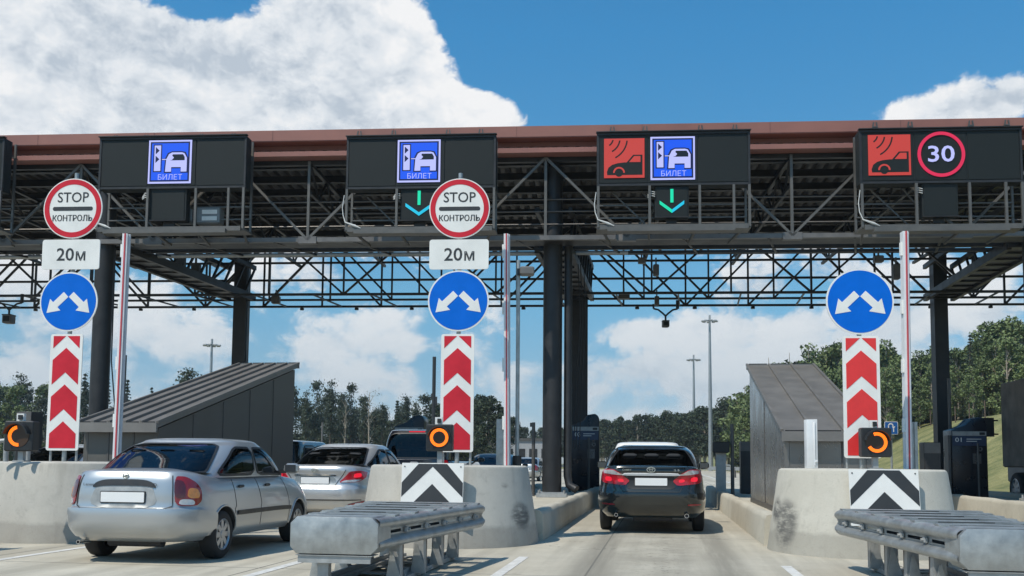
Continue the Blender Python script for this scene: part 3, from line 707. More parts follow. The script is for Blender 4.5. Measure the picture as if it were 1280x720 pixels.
kiosk(732, 28.8, 2.63, .82, '03', 'dark curved-top kiosk numbered 03 beside the double columns')
kiosk(1212, 26.2, 2.50, .92, '01', 'dark curved-top kiosk numbered 01 before the dusty lorry')
kiosk(511, 30.0, 2.60, .95, '04', 'dark curved-top kiosk just above the roof of the dark van')
def box_on_post(px, py, Y, w, h, hw, label, zbase=.33, name='card_reader'):
    c = P(px, py, Y); t = thing(name, label, 'terminal', (c.x, c.y, zbase), -LA*.8)
    z = c.z-zbase
    MB().mat(MATS['black_plastic']).cbox((0, 0, z), (w, .3, h), .02).build('reader', t)
    MB().mat(MATS['galvanised_dull']).box((0, .05, (z-h/2)/2), (hw, .14, z-h/2)).build('stand', t)
box_on_post(901, 559, 26, .44, .30, .26, 'black box on a thick grey stand near the black sedan')
def small_cab(px0, px1, pyt, Y, label, zb=.33):
    a, b_ = P(px0, pyt, Y), P(px1, pyt, Y); w = (b_-a).length; H = a.z-zb
    t = thing('equipment_cabinet', label, 'cabinet', ((a.x+b_.x)/2, (a.y+b_.y)/2, zb), -LA*.8)
    MB().mat(MATS['steel_dark']).cbox((0, 0, H/2), (w, .4, H), .02).build('body', t)
    b = MB().mat(MATS['steel_grey']); b.box((0, -.205, H-.14), (w*.96, .012, .26)); b.build('hood_panel', t); b = MB(); b.mat(MATS['black_plastic']).box((.03, -.208, H*.38), (w*.7, .012, H*.3)); b.build('front_panel', t)
small_cab(925, 937, 552, 27.5, 'slim dark cabinet tight against the sloping grey shelter')
small_cab(1152, 1172, 553, 24.0, 'grey equipment cabinet between raised arm and slim column')
small_cab(28, 48, 515, 20, 'grey louvred cabinet behind the thin lit orange lamp')
small_cab(699+12, 714, 549, 28, 'narrow grey panel beside the kiosk numbered 03')
def thin_post(px, pyt, Y, r, label, zb=.33, cap=False):
    c = P(px, pyt, Y); b = MB().mat(MATS['steel_grey']); b.tube([(0, 0, 0), (0, 0, c.z-zb)], r, 10)
    if cap: b.box((-.03, 0, c.z-zb-.06), (.12, .1, .10))
    o = b.build('guard_post', smooth=40); o.location = (c.x, c.y, zb); tag(o, label, 'post')
thin_post(915, 530, 26, .05, 'thin grey post between black box stand and grey shelter')
thin_post(667, 528, 24, .045, 'thin dark post with small box top left of the double columns', .33, True)
thin_post(1186, 473, 27, .045, 'tall pale post just behind the slim dark column')

# ------------------------------------------------------------------ toll canopy
CA = math.atan(.075)
can = thing('toll_canopy', 'dark steel toll plaza canopy with red-brown fascia across all lanes', 'toll canopy', (0, 21.8, 0), -CA)
CI = (Matrix.Translation((0, 21.8, 0)) @ Matrix.Rotation(-CA, 4, 'Z')).inverted()
def cl(px, py, b):
    o = CI @ Vector((0, 0, CAMH)); d = CI.to_3x3() @ ray(px, py); t = (b-o.y)/d.y; p = o+d*t; return p
zft = cl(640, 158, .75).z; zfb = cl(640, 191, .75).z
XA, XB = -24, 24
ht = zft-zfb
def bar(name, mat, y0, y1, z0, z1, par=can):
    return MB().mat(MATS[mat]).box(((XA+XB)/2, (y0+y1)/2, (z0+z1)/2), (XB-XA, y1-y0, z1-z0)).build(name, par)
fb = bar('fascia', 'fascia_brown', .75, .80, zft-ht*.40, zft)
b = MB().mat(MATS['fascia_brown']); b.box((0, .93, zft-ht*.40-.01), (48, .34, .016)); b.box((0, .93, zfb+ht*.09), (48, .36, ht*.18)); b.box((0, 1.14, zft-ht*.60), (48, .02, ht*.44)); b.box((0, 1.2, zft-.02), (48, .80, .03)); b.build('fascia_trim', can)
jt = MB().mat(MATS['fascia_dark'])
for k in range(17): jt.box((-24+3*k, .748, zft-ht*.2), (.012, .006, ht*.39))
jt.build('fascia_joint', fb)
for px in (145, 183, 252, 292, 449, 492, 560, 601, 765, 806, 875, 918, 1093, 1137, 1213, 1258):
    q = cl(px, 168 if px < 640 else 163, .70); b = MB().mat(MATS['steel_grey'])
    b.box((q.x, .70, zft-ht*.30), (.10, .10, .03)); b.beam((q.x-.06, .68, zft-ht*.42), (q.x-.02, .68, zft-ht*.12), .03); b.beam((q.x+.07, .68, zft-ht*.42), (q.x+.04, .68, zft-ht*.12), .03); b.build('clamp', fb)
# corrugated deck
ZD = cl(640, 194, 1.0).z + .10; B1 = 10.6
rf = MB().mat(MATS['fascia_dark']); rf.box((0, 6.0, ZD+.36), (48, 9.6, .08)); rf.box((0, B1+.1, ZD+.2), (48, .1, .5)); rf.build('roof', can)
dk = MB().mat(MATS['deck_grey']); top = []; nn = 170
for k in range(nn):
    x = XA+48*k/nn; p = 48/nn
    top += [(x, ZD+.08), (x+p*.42, ZD+.08), (x+p*.5, ZD), (x+p*.92, ZD)]
dk.loft([[(x, y, z) for x, z in top] for y in (.95, B1)], False, False); dk.build('roof_deck', can)
# purlins under the deck, running across
pl = MB().mat(MATS['steel_dark'])
for k in range(8):
    y = 1.6+k*1.2; pl.box((0, y, ZD-.10), (48, .10, .18)); pl.box((0, y, ZD-.19), (48, .16, .012))
pl.build('purlin', can)
# truss helper
def truss(par, name, mat, xs, y, zt, zb, cw, ww, vert=True, mids=(), pattern='W'):
    b = MB().mat(MATS[mat]); b.beam((xs[0], y, zt), (xs[-1], y, zt), cw); b.beam((xs[0], y, zb), (xs[-1], y, zb), cw)
    for m in mids: b.beam((xs[0], y, m), (xs[-1], y, m), cw*.8)
    b.build(name, par)
    for k in range(len(xs)-1):
        b = MB().mat(MATS[mat])
        up = (k % 2 == 0)
        p, q = (xs[k], xs[k+1]); b.beam((p, y, zb if up else zt), (q, y, zt if up else zb), ww, ww, (0, 1, 0))
        if vert and (vert is True or k % vert == 0): b.beam((p, y+.01, zb), (p, y+.01, zt), ww)
        b.build('truss_web', par)
# front truss: light grey members catching the sun
zb = cl(640, 298, 1.1).z; ztp = ZD-.16
q0 = cl(385, 298, 1.1).x; q1 = cl(990, 298, 1.1).x; hp = (q1-q0)/6
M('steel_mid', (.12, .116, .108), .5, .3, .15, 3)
xs = [q0+hp*k for k in range(-10, 16)]
b = MB().mat(MATS['steel_dark']); b.box((0, 1.22, ztp), (48, .12, .12)); b.build('front_truss', can)
# lower chord: flat pale walkway edge in segments
for k in range(-4, 6):
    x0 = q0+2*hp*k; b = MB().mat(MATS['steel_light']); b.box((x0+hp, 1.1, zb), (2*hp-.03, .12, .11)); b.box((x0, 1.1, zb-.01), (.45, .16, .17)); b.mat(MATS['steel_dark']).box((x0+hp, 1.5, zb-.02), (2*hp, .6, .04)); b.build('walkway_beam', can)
for k, x in enumerate(xs[:-1]):
    b = MB().mat(MATS['steel_mid']); lo = (k % 2 == 0)
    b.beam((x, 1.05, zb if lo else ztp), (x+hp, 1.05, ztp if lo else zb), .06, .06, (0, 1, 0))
    if k % 3 == 1 and True: pass
    b.build('front_brace', can)
for x in [q0+3*hp*k for k in range(-3, 5)]:
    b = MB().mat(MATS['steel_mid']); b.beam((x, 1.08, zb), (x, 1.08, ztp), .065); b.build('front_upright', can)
# hand-rail cables
hr = MB().mat(MATS['steel_light'])
for py in (250, 265, 281): z = cl(640, py, 1.5).z; hr.tube([(XA, 1.5, z), (XB, 1.5, z)], .018, 6)
hr.build('guard_rail', can, smooth=40)
# rear trusses (three planes)
zr = cl(640, 382.5, 10.2).z
f_m_x = cl(785, 317, 3).x
def rear(y, zb_, zt_, step, ph, cw, ww, mids=(), pat='\\\\\\/'):
    b = MB().mat(MATS['steel_dark'])
    for z in (zt_, zb_)+tuple(mids): b.beam((XA, y, z), (XB, y, z), cw)
    b.build('rear_truss', can)
    n_ = int(46/step)
    for k in range(n_):
        x = XA+ph+step*k; b = MB().mat(MATS['steel_dark']); c = pat[k % len(pat)]
        if c == '/': b.beam((x, y, zb_), (x+step, y, zt_), ww, ww, (0, 1, 0))
        elif c == '\\': b.beam((x, y, zt_), (x+step, y, zb_), ww, ww, (0, 1, 0))
        b.beam((x, y, zb_), (x, y, zt_), ww*.9); b.build('rear_web', can)
zz = lambda py, b_: cl(640, py, b_).z
rear(10.2, zr, ZD-.15, 2.05, .3, .07, .065, (zz(349, 10.2),), '\\\\//')
rear(9.0, zz(374, 9.0), ZD-.15, 2.05, .9, .065, .06, (zz(327, 9.0),), '\\\\//')
rear(7.6, zz(367, 7.6), ZD-.2, 2.4, 1.3, .075, .06, (zz(318, 7.6),), '\\/')
# cross members between the rear planes
b = MB().mat(MATS['steel_dark'])
for k in range(26):
    x = XA+k*1.9; b.beam((x, 7.6, zz(367, 7.6)), (x+.3, 10.2, zr), .045); b.tube([(x+.8, 10.2, zr-.05), (x+.8, 10.2, zr-.12)], .07, 8)
b.build('cross_members', can)
# longitudinal trusses under the deck
for x in [q0+hp*1.5*k for k in range(-5, 10)]:
    b = MB().mat(MATS['steel_dark']); b.beam((x, 1.2, ztp-.05), (x, 10.2, ztp-.05), .1); b.beam((x, 1.2, ztp-.75), (x, 10.2, ztp-.75), .08)
    for k in range(6): y = 1.2+1.5*k; b.beam((x, y, ztp-.05), (x, y+.75, ztp-.75), .05); b.beam((x, y+.75, ztp-.75), (x, y+1.5, ztp-.05), .05)
    b.build('roof_girder', can)
# front walkway lower structure just under the front truss
b = MB().mat(MATS['steel_dark']); b.box((0, 2.3, zb+.02), (48, .09, .10)); b.box((0, 3.2, zb+.10), (48, .07, .08))
for k in range(24): b.beam((-24+2*k, 1.1, zb-.04), (-24+2*k+.6, 3.2, zb+.05), .05)
b.mat(MATS['galvanised_dull']).box((0, 2.0, zb+.06), (48, .30, .03)); b.build('walkway', can)
b = MB().mat(MATS['galvanised_dull']); b.tube([(-24, 3.0, zz(317, 3.0)), (f_m_x, 3.0, zz(317, 3.0))], .055, 10); b.build('cable_pipe', can, smooth=40)
# columns
b0 = CI @ lane(0, 0)
def column(px, D, w, label=None):
    q = P(px, 560, D); l = CI @ Vector((q.x, q.y, 0)); c = MB().mat(MATS['steel_dark'])
    c.tube([(l.x, l.y, .34), (l.x, l.y, ZD)], w/2, 20); o = c.build('column', can, smooth=40)
    p = MB().mat(MATS['galvanised_dull']); p.box((l.x, l.y, .38), (w*1.55, w*1.55, .09)); p.box((l.x, l.y, .44), (w*1.2, w*1.2, .03))
    for i in (-1, 1):
        for j in (-1, 1): p.tube([(l.x+i*w*.65, l.y+j*w*.65, .42), (l.x+i*w*.65, l.y+j*w*.65, .50)], .025, 6)
    p.build('base_plate', o)
    return l
def boxcol(px, D, w):
    q = P(px, 560, D); l = CI @ Vector((q.x, q.y, 0)); c = MB().mat(MATS['steel_dark']); c.box((l.x, l.y, (ZD+.34)/2), (w, w*.9, ZD-.34)); c.box((l.x+w/2+.01, l.y, (ZD+.34)/2), (.02, w*.5, ZD-.36)); c.build('column', can)
    return l
f_l = column(121, 23.9, .46); r_l = boxcol(296.5, 31.6, .43)
f_m = column(690, 23.5, .47); r_m = boxcol(723.5, 31.0, .52)
f_r = column(1300, 22.6, .46); r_r = boxcol(1178.5, 30.4, .42)
for a, c in ((f_l, r_l), (f_m, r_m), (f_r, r_r)):
    b = MB().mat(MATS['steel_dark']); z = zb-.05
    b.box(((a.x+c.x)/2, (a.y+c.y)/2, 0), (.01, .01, .01)) if False else None
    for s in (-1, 1): b.beam((a.x+s*.42, a.y+.3, z), (c.x+s*.42, c.y, z), .12, .22); b.beam((a.x+s*.42, a.y+.3, z+1.0), (c.x+s*.42, c.y, z+1.0), .1, .14)
    d = Vector((c.x-a.x, c.y-a.y-.3, 0))
    for k in range(10):
        p = Vector((a.x, a.y+.3, 0))+d*(k/10); b.box((p.x, p.y, z-.02), (.9, .1, .08)); b.beam((p.x+.42, p.y, z), (p.x+.42+d.x/10, p.y+d.y/10, z+1.0), .06)
    b.mat(MATS['steel_grey']); b.beam((a.x, a.y+.3, z-.0), (c.x, c.y, z-.0), .7, .02); b.build('column_girder', can)
# conduit and cables on the double column
b = MB().mat(MATS['steel_dark']); b.tube([(f_m.x+.38, f_m.y+.1, zb), (f_m.x+.38, f_m.y+.1, .85), (f_m.x+.42, f_m.y+.05, .62), (f_m.x+.60, f_m.y-.05, .52)], .10, 12); b.build('conduit', can, smooth=40)
for dx in (.62, .68, .76):
    b = MB().mat(MATS['black_plastic']); b.tube([(f_m.x+dx, f_m.y+.5, zb-.4), (f_m.x+dx+.06, f_m.y+.5, zb-1.8), (f_m.x+dx-.03, f_m.y+.5, zb-3.2), (f_m.x+dx-.1, f_m.y+.5, 1.5)], .014, 6); b.build('cable', can, smooth=40)
b = MB().mat(MATS['black_plastic']); b.tube([(f_l.x+.26, f_l.y, zb), (f_l.x+.28, f_l.y, 3.6), (f_l.x+.42, f_l.y+.1, 2.0)], .016, 6); b.build('cable', can, smooth=40)
# assorted small boxes on the walkway and trusses
for (px, py, b_, w, h) in ((802, 326, 5, .20, .16), (820, 338, 5, .16, .32), (821, 376, 8.5, .14, .28), (1098, 324, 4, .24, .18), (1120, 340, 5, .18, .42), (568, 320, 4, .3, .2), (545, 322, 4, .18, .3), (225, 325, 5, .3, .5), (245, 338, 6, .25, .42), (95, 322, 3, .5, .25), (345, 375, 8, .25, .25), (780, 371, 8, .35, .14)):
    q = cl(px, py, b_); c = MB().mat(MATS['steel_grey']); c.cbox((q.x, b_, q.z), (w, .2, h), .02); c.beam((q.x, b_, q.z+h/2), (q.x, b_, q.z+h/2+.2), .04); c.build('junction_box', can)

# ------------------------------------------------------------------ message boards
def pict_ticket(par, cx, cz, s):
    m = MATS; f = s/53.0
    X = lambda u: cx+(u-.5)*s
    Z = lambda v: cz+(.5-v)*s
    scr = MB().mat(m['led_lilac']).prism([(X(0), Z(1)), (X(1), Z(1)), (X(1), Z(0)), (X(0), Z(0))], -.012, .0).build('ticket_screen', par)
    MB().mat(m['led_navy']).prism([(X(.04), Z(.96)), (X(.96), Z(.96)), (X(.96), Z(.04)), (X(.04), Z(.04))], -.016, -.0125).build('inner_border', scr)
    MB().mat(m['led_blue']).prism([(X(.075), Z(.925)), (X(.925), Z(.925)), (X(.925), Z(.075)), (X(.075), Z(.075))], -.020, -.0165).build('blue_field', scr)
    n = MB().mat(m['led_navy'])   # outlines
    n.prism([(X(.115), Z(.74)), (X(.315), Z(.74)), (X(.315), Z(.10)), (X(.115), Z(.10))], -.0225, -.0205)
    car = lambda g: [(X(.40-g), Z(.735+g)), (X(.54+g*.3), Z(.735+g)), (X(.54+g*.3), Z(.63+g)), (X(.765-g*.3), Z(.63+g)), (X(.765-g*.3), Z(.735+g)), (X(.90+g), Z(.735+g)), (X(.90+g), Z(.42-g*.3)), (X(.84+g), Z(.31-g)), (X(.78), Z(.29-g)), (X(.55), Z(.29-g)), (X(.48-g), Z(.33-g)), (X(.42-g), Z(.45-g))]
    n.prism(car(.028), -.0225, -.0205); n.prism([(X(.30), Z(.47)), (X(.42), Z(.47)), (X(.42), Z(.43)), (X(.30), Z(.43))], -.0225, -.0205); n.build('outline', scr)
    l = MB().mat(m['led_lilac']); l.prism([(X(.14), Z(.715)), (X(.29), Z(.715)), (X(.29), Z(.125)), (X(.14), Z(.125))], -.025, -.023); l.prism(car(0), -.025, -.023)
    l.prism([(X(.32), Z(.46)), (X(.42), Z(.46)), (X(.42), Z(.44)), (X(.32), Z(.44))], -.025, -.023)
    put_text(l, 'БИЛЕТ', X(.52), Z(.855), s*.56, s*.125, -.0215, -.008); l.build('symbols', scr)
    d = MB().mat(m['led_dark']); d.prism([(X(.52), Z(.475)), (X(.85), Z(.475)), (X(.85), Z(.40)), (X(.81), Z(.335)), (X(.57), Z(.335))], -.0275, -.0255); d.build('pane_symbol', scr)
    for v in (.16, .36): d = MB().mat(m['led_navy']); d.prism([(X(.17), Z(v)), (X(.17), Z(v+.17)), (X(.26), Z(v+.085))], -.0275, -.0255); d.build('triangle_symbol', scr)
    l = MB().mat(m['led_lilac']); l.prism([(X(.52), Z(.46)), (X(.48), Z(.41)), (X(.53), Z(.34)), (X(.60), Z(.41)), (X(.55), Z(.47))], -.030, -.028); l.build('driver_symbol', scr)
def pict_camera(par, cx, cz, s):
    m = MATS; X = lambda u: cx+(u-.5)*s; Z = lambda v: cz+(.5-v)*s
    scr = MB().mat(m['led_red']).prism([(X(0), Z(1)), (X(1), Z(1)), (X(1), Z(0)), (X(0), Z(0))], -.012, .0).build('camera_screen', par)
    k = MB().mat(m['screen_off'])
    for (r, a0, a1) in ((.20, -58, -10), (.37, -62, -8), (.55, -62, -6)): k.ring(X(.02), Z(.0), r*s-.015*s, r*s+.022*s, -.016, -.0125, a0, a1, 60)
    body = [(X(.08), Z(.93)), (X(.07), Z(.85)), (X(.11), Z(.74)), (X(.20), Z(.67)), (X(.33), Z(.63)), (X(.50), Z(.61)), (X(.56), Z(.61)), (X(.72), Z(.42)), (X(.95), Z(.42)), (X(.95), Z(.93))]
    k.prism(body, -.016, -.0125); k.build('car_symbol', scr)
    r = MB().mat(m['led_red']); r.prism([(X(.62), Z(.605)), (X(.745), Z(.455)), (X(.90), Z(.455)), (X(.90), Z(.605))], -.020, -.0165); r.build('window_symbol', scr); r = MB().mat(m['led_red'])
    r.ring(X(.37), Z(.87), .105*s, .145*s, -.020, -.0165, -2, 182, 40); r.build('wheel_arch_symbol', scr)
    MB().mat(m['screen_off']).disc(X(.37), Z(.88), .095*s, -.020, -.0165, 30).build('wheel_symbol', scr)
def board(x0, x1, yt, yb_, kind, panels, sig, label, siglabel):
    """x0..x1, yt..yb_: outline in the photograph; panels: list of (kind, x0, x1, y0, y1)"""
    a, c = cl(x0, (yt+yb_)/2, 0), cl(x1, (yt+yb_)/2, 0); mid = (x0+x1)/2
    zt_, zb_ = cl(mid, yt, 0).z, cl(mid, yb_, 0).z; w = c.x-a.x; h = zt_-zb_; cx = (a.x+c.x)/2; cz = (zt_+zb_)/2
    wloc = CI.inverted() @ Vector((cx, 0, 0)); t = thing('message_board', label, 'message board', (wloc.x, wloc.y, 0), -CA, 'electronic lane message boards')
    b = MB().mat(MATS['housing']); b.cbox((0, .16, cz), (w, .30, h), .015); b.build('housing', t)
    b = MB().mat(MATS['steel_dark']); fw = .05
    for z in (cz+h/2-.03, cz-h/2+.03): b.box((0, -.005, z), (w, .03, fw))
    for x in (-w/2+.03, w/2-.03): b.box((x, -.004, cz), (fw, .03, h-.12))
    b.box((0, -.01, cz+h/2+.012), (w+.03, .12, .02)); b.build('frame', t)
    b = MB().mat(MATS['screen_off'])
    for k in (-1, 0, 1): b.box((k*w*.325, .004, cz-.0), (w*.315, .02, h-.16))
    b.build('screen', t)
    PX = lambda px: cl(px, (yt+yb_)/2, 0).x-cx
    PZ = lambda px, py: cl(px, py, 0).z
    for (kd, p0, p1, q0_, q1_) in panels:
        mx_, my = (p0+p1)/2, (q0_+q1_)/2; s = PX(p1)-PX(p0); X_, Z_ = PX(mx_), PZ(mx_, my)
        if kd == 'ticket':
            p = bpy.data.objects.new('x', None); pict_ticket(t, X_, Z_, s)
            bpy.data.objects.remove(p)
        elif kd == 'camera': pict_camera(t, X_, Z_, s)
        else:
            b = MB().mat(MATS['led_crimson']); b.ring(X_, Z_, s*.43, s*.5, -.016, -.0065, n=64); o_ = b.build('limit_ring', t)
            b = MB().mat(MATS['led_lilac']); put_text(b, '30', X_, Z_+.01, s*.56, s*.36, -.012, .012); b.build('speed_digits', o_)
    for ch in list(t.children):
        if ch.name.startswith(('ticket_screen', 'camera_screen', 'limit_ring')): ch.location.y = -.011
    # hanging maintenance frame
    fz = PZ(mid, 287 if mid < 640 else 284); zt2 = zb_
    b = MB().mat(MATS['steel_mid'])
    b.box((0, .25, fz), (w*1.0, .55, .05)); b.box((0, -.05, fz), (w*.96, .06, .11)); b.box((-.02*w, -.12, fz-.07), (w*.82, .12, .10)); b.build('platform', t)
    b = MB().mat(MATS['steel_mid'])
    for fx in (-.49, -.155, .17, .39, .49): b.beam((w*fx, -.02, fz), (w*fx, -.02, zt2), .055)
    b.beam((-w*.49, .5, fz), (-w*.49, .5, zt2+h), .05); b.beam((w*.49, .5, fz), (w*.49, .5, zt2+h), .05)
    for zf_ in (.35, .66): b.beam((-w*.49, .45, fz+(zt2-fz)*zf_), (w*.49, .45, fz+(zt2-fz)*zf_), .03)
    b.beam((w*.02, .4, fz), (-w*.2, .4, zt2), .03, .03, (0, 1, 0)); b.beam((-w*.4, .45, zt2), (-w*.12, .45, fz), .03, .03, (0, 1, 0))
    for fx in (-.45, -.15, .15, .45): b.beam((w*fx, .3, cz+h*.3), (w*fx, .95, cz+h*.3), .06); b.beam((w*fx, .5, fz), (w*fx*.9, 1.2, fz-.1), .05)
    b.build('support_frame', t)
    b = MB().mat(M('cable_white', (.6, .6, .58), .5, 0, .1)); xl = -w*.49
    b.tube([(xl-.05, -.06, zt2-.15), (xl-.09, -.06, zt2-.45), (xl-.07, -.06, fz+.35), (xl-.01, -.09, fz+.17), (xl+.22, -.09, fz+.08), (xl+.36, -.09, fz+.02)], [.010, .010, .011, .015, .032, .010], 8); b.build('cable', t, smooth=50)
    # lane signal hanging below
    s0, s1, sy0, sy1, mode = sig; sw = PX(s1)-PX(s0); sX = PX((s0+s1)/2); z0_, z1_ = PZ((s0+s1)/2, sy0), PZ((s0+s1)/2, sy1)
    wl = CI.inverted() @ Vector((cx+sX, 0, 0)); t2 = thing('lane_signal', siglabel, 'lane signal', (wl.x, wl.y, 0), -CA, 'square lane signals under the boards')
    hh = z0_-z1_; zc_ = (z0_+z1_)/2
    b = MB().mat(MATS['housing']); b.cbox((0, .15, zc_), (sw, .22, hh), .015); b.build('housing', t2)
    b = MB().mat(MATS['screen_off']); b.box((0, .03, zc_), (sw*.9, .01, hh*.9)); b.build('screen', t2)
    b = MB().mat(MATS['steel_dark']); b.box((0, .16, z1_-.05), (sw*.3, .05, .10)); b.box((0, .0, z1_+.012), (sw*1.01, .05, .02)); b.build('bracket', t2)
    b = MB().mat(M('cable_white', (.6, .6, .58)))
    for k in range(3): b.tube([(-sw/2, .0, zc_+hh*.3-k*.05), (-sw/2-.09, .0, zc_+hh*.33-k*.05), (-sw/2-.16, .02, zc_+hh*.22-k*.03)], .011, 6)
    b.build('cable', t2, smooth=50)
    if mode:
        g = MB().mat(MATS['led_green']); c2 = MB().mat(MATS['led_cyan']); y0, y1 = .012, .024
        zt3 = zc_+hh*.40; zc3 = zc_-hh*.02; g.prism([(-.035, zc3), (.035, zc3), (.035, zt3), (-.035, zt3)], y0, y1)
        r_ = sw*.36; zl = zc_-hh*.28; zu = zc_-.0*hh
        c2.prism([(0, zl-.05), (r_, zu-.05), (r_, zu+.03), (0, zl+.03)], y0, y1)
        (g if mode == 2 else c2).prism([(0, zl-.05), (-r_, zu-.05), (-r_, zu+.03), (0, zl+.03)], y0, y1)
        g.build('arrow_shaft', t2); c2.build('arrow_head', t2)
    return t
board(124, 308, 171, 236, 0, [('ticket', 186, 239.5, 176, 229)], (187.5, 234, 234, 276, 0), 'message board with one blue ticket screen above the stop disc by the silver saloon', 'unlit lane signal with grey cabinets behind it')
board(433, 620, 170, 236, 0, [('ticket', 497, 550.5, 175, 228)], (501, 548, 234, 276, 1), 'message board with one blue ticket screen partly behind the stop disc', 'lane signal with cyan arrow half behind the stop disc')
board(746, 938, 165, 232, 0, [('camera', 755, 805.5, 174, 222), ('ticket', 813, 868.5, 171, 225)], (818.5, 861, 232, 272, 2), 'message board with red camera screen and blue ticket screen over the black sedan', 'lane signal with green arrow over the black sedan')
board(1074, 1278, 161, 229, 0, [('camera', 1085, 1138, 168.5, 219.5), ('30', 1146.5, 1206, 165, 221)], (1152, 1197, 227, 271, 0), 'message board with red camera screen and speed limit 30', 'unlit lane signal under the speed limit 30')
board(-178, 5, 174, 240, 0, [], (-115, -70, 238, 278, 0), 'message board of which only a dark edge shows at the frame', 'lane signal under the cut-off message board')
# equipment boxes behind first board
for (px, py, w, h, lab) in ((232, 271, .42, .34, 'small grey equipment box on the platform next to the unlit signal'), (262, 271, .62, .40, 'larger grey equipment box with two white slats under the first board')):
    q = P(px, py, 22.9); t = thing('equipment_box', lab, 'equipment box', (q.x, q.y, 0), -CA)
    MB().mat(M('box_grey', (.22, .23, .23), .5, .2)).cbox((0, 0, q.z), (w, .3, h), .03).build('body', t)
    if w > .5:
        b = MB().mat(MATS['sign_white']); b.box((.06, -.16, q.z+.08), (w*.6, .01, .10)); b.box((.06, -.16, q.z-.08), (w*.6, .01, .10)); b.build('white_slat', t)

def hang_cam(px, py, Y, s, label, arm=True):
    q = P(px, py, Y); t = thing('surveillance_camera', label, 'camera', (q.x, q.y, 0), 0); b = MB().mat(MATS['steel_grey']); b.cbox((0, 0, q.z), (s, s*1.1, s), .02); b.mat(MATS['black_plastic']).box((0, 0, q.z+s*.45), (s*1.04, s*1.15, s*.12)); b.mat(MATS['screen_off']).box((0, -s*.56, q.z), (s*.7, .01, s*.6)); b.build('camera_body', t)
    if arm:
        b = MB().mat(MATS['steel_dark']); z = q.z+s/2
        b.tube([(0, 0, z), (0, 0, z+.14)], .03, 8)
        for k in (-1, 1): b.tube([(0, 0, z+.14), (k*.08, 0, z+.22), (k*.22, 0, z+.33), (k*.36, 0, z+.36)], .028, 8)
        b.tube([(.36, 0, z+.36), (.36, 0, z+.62)], .05, 8); b.tube([(-.36, 0, z+.36), (-.36, 0, z+.5)], .03, 8); b.build('bracket', t, smooth=40)
hang_cam(832, 405, 28.5, .20, 'square camera hanging on a forked bracket above the black sedan')
hang_cam(11, 399, 28, .26, 'camera hanging on a bent bracket at the picture edge')
# ------------------------------------------------------------------ vehicles
glass('car_glass', (.15, .17, .17), 1.38)
glass('car_glass_dark', (.06, .065, .065), 1.40)
M('paint_silver', (.46, .475, .48), .33, .6, 0, 3, coat=.6)
M('paint_silver2', (.56, .56, .56), .30, .55, 0, 3, coat=.6)
M('paint_black', (.014, .017, .015), .22, .2, 0, 3, coat=1.0)
M('paint_white', (.78, .78, .77), .3, 0, 0, 3, coat=.5)
M('paint_navy', (.010, .013, .022), .22, .2, 0, 3, coat=1.0)
M('paint_blue', (.07, .10, .13), .3, .3, 0, 3, coat=.6)
M('car_trim', (.02, .021, .022), .5, 0, .1, 10)
M('car_inside', (.03, .032, .036), .8, 0, .2, 8)
M('lamp_red', (.27, .010, .014), .12, 0, .12, 25, coat=1.0)
M('lamp_dark', (.09, .008, .01), .12, 0, .12, 25, coat=1.0)
M('lamp_lit', (1.0, .02, .05), .2, 0, 0, emit=.85)
M('lamp_glow', (.36, .006, .016), .15, 0, .25, 40, emit=.10, coat=1); MATS['lamp_glow'].node_tree.nodes['Principled BSDF'].inputs['Specular IOR Level'].default_value = .3
M('lamp_clear', (.62, .60, .60), .12, .4, .15, 30, coat=1.0)
M('lamp_amber', (.80, .26, .03), .15, 0, .15, 25, coat=1.0)
M('plate_white', (.78, .78, .77), .4, 0, .02)
M('tyre', (.022, .022, .022), .85, 0, .2, 20)
M('alloy', (.42, .43, .44), .35, .7, .06, 8)

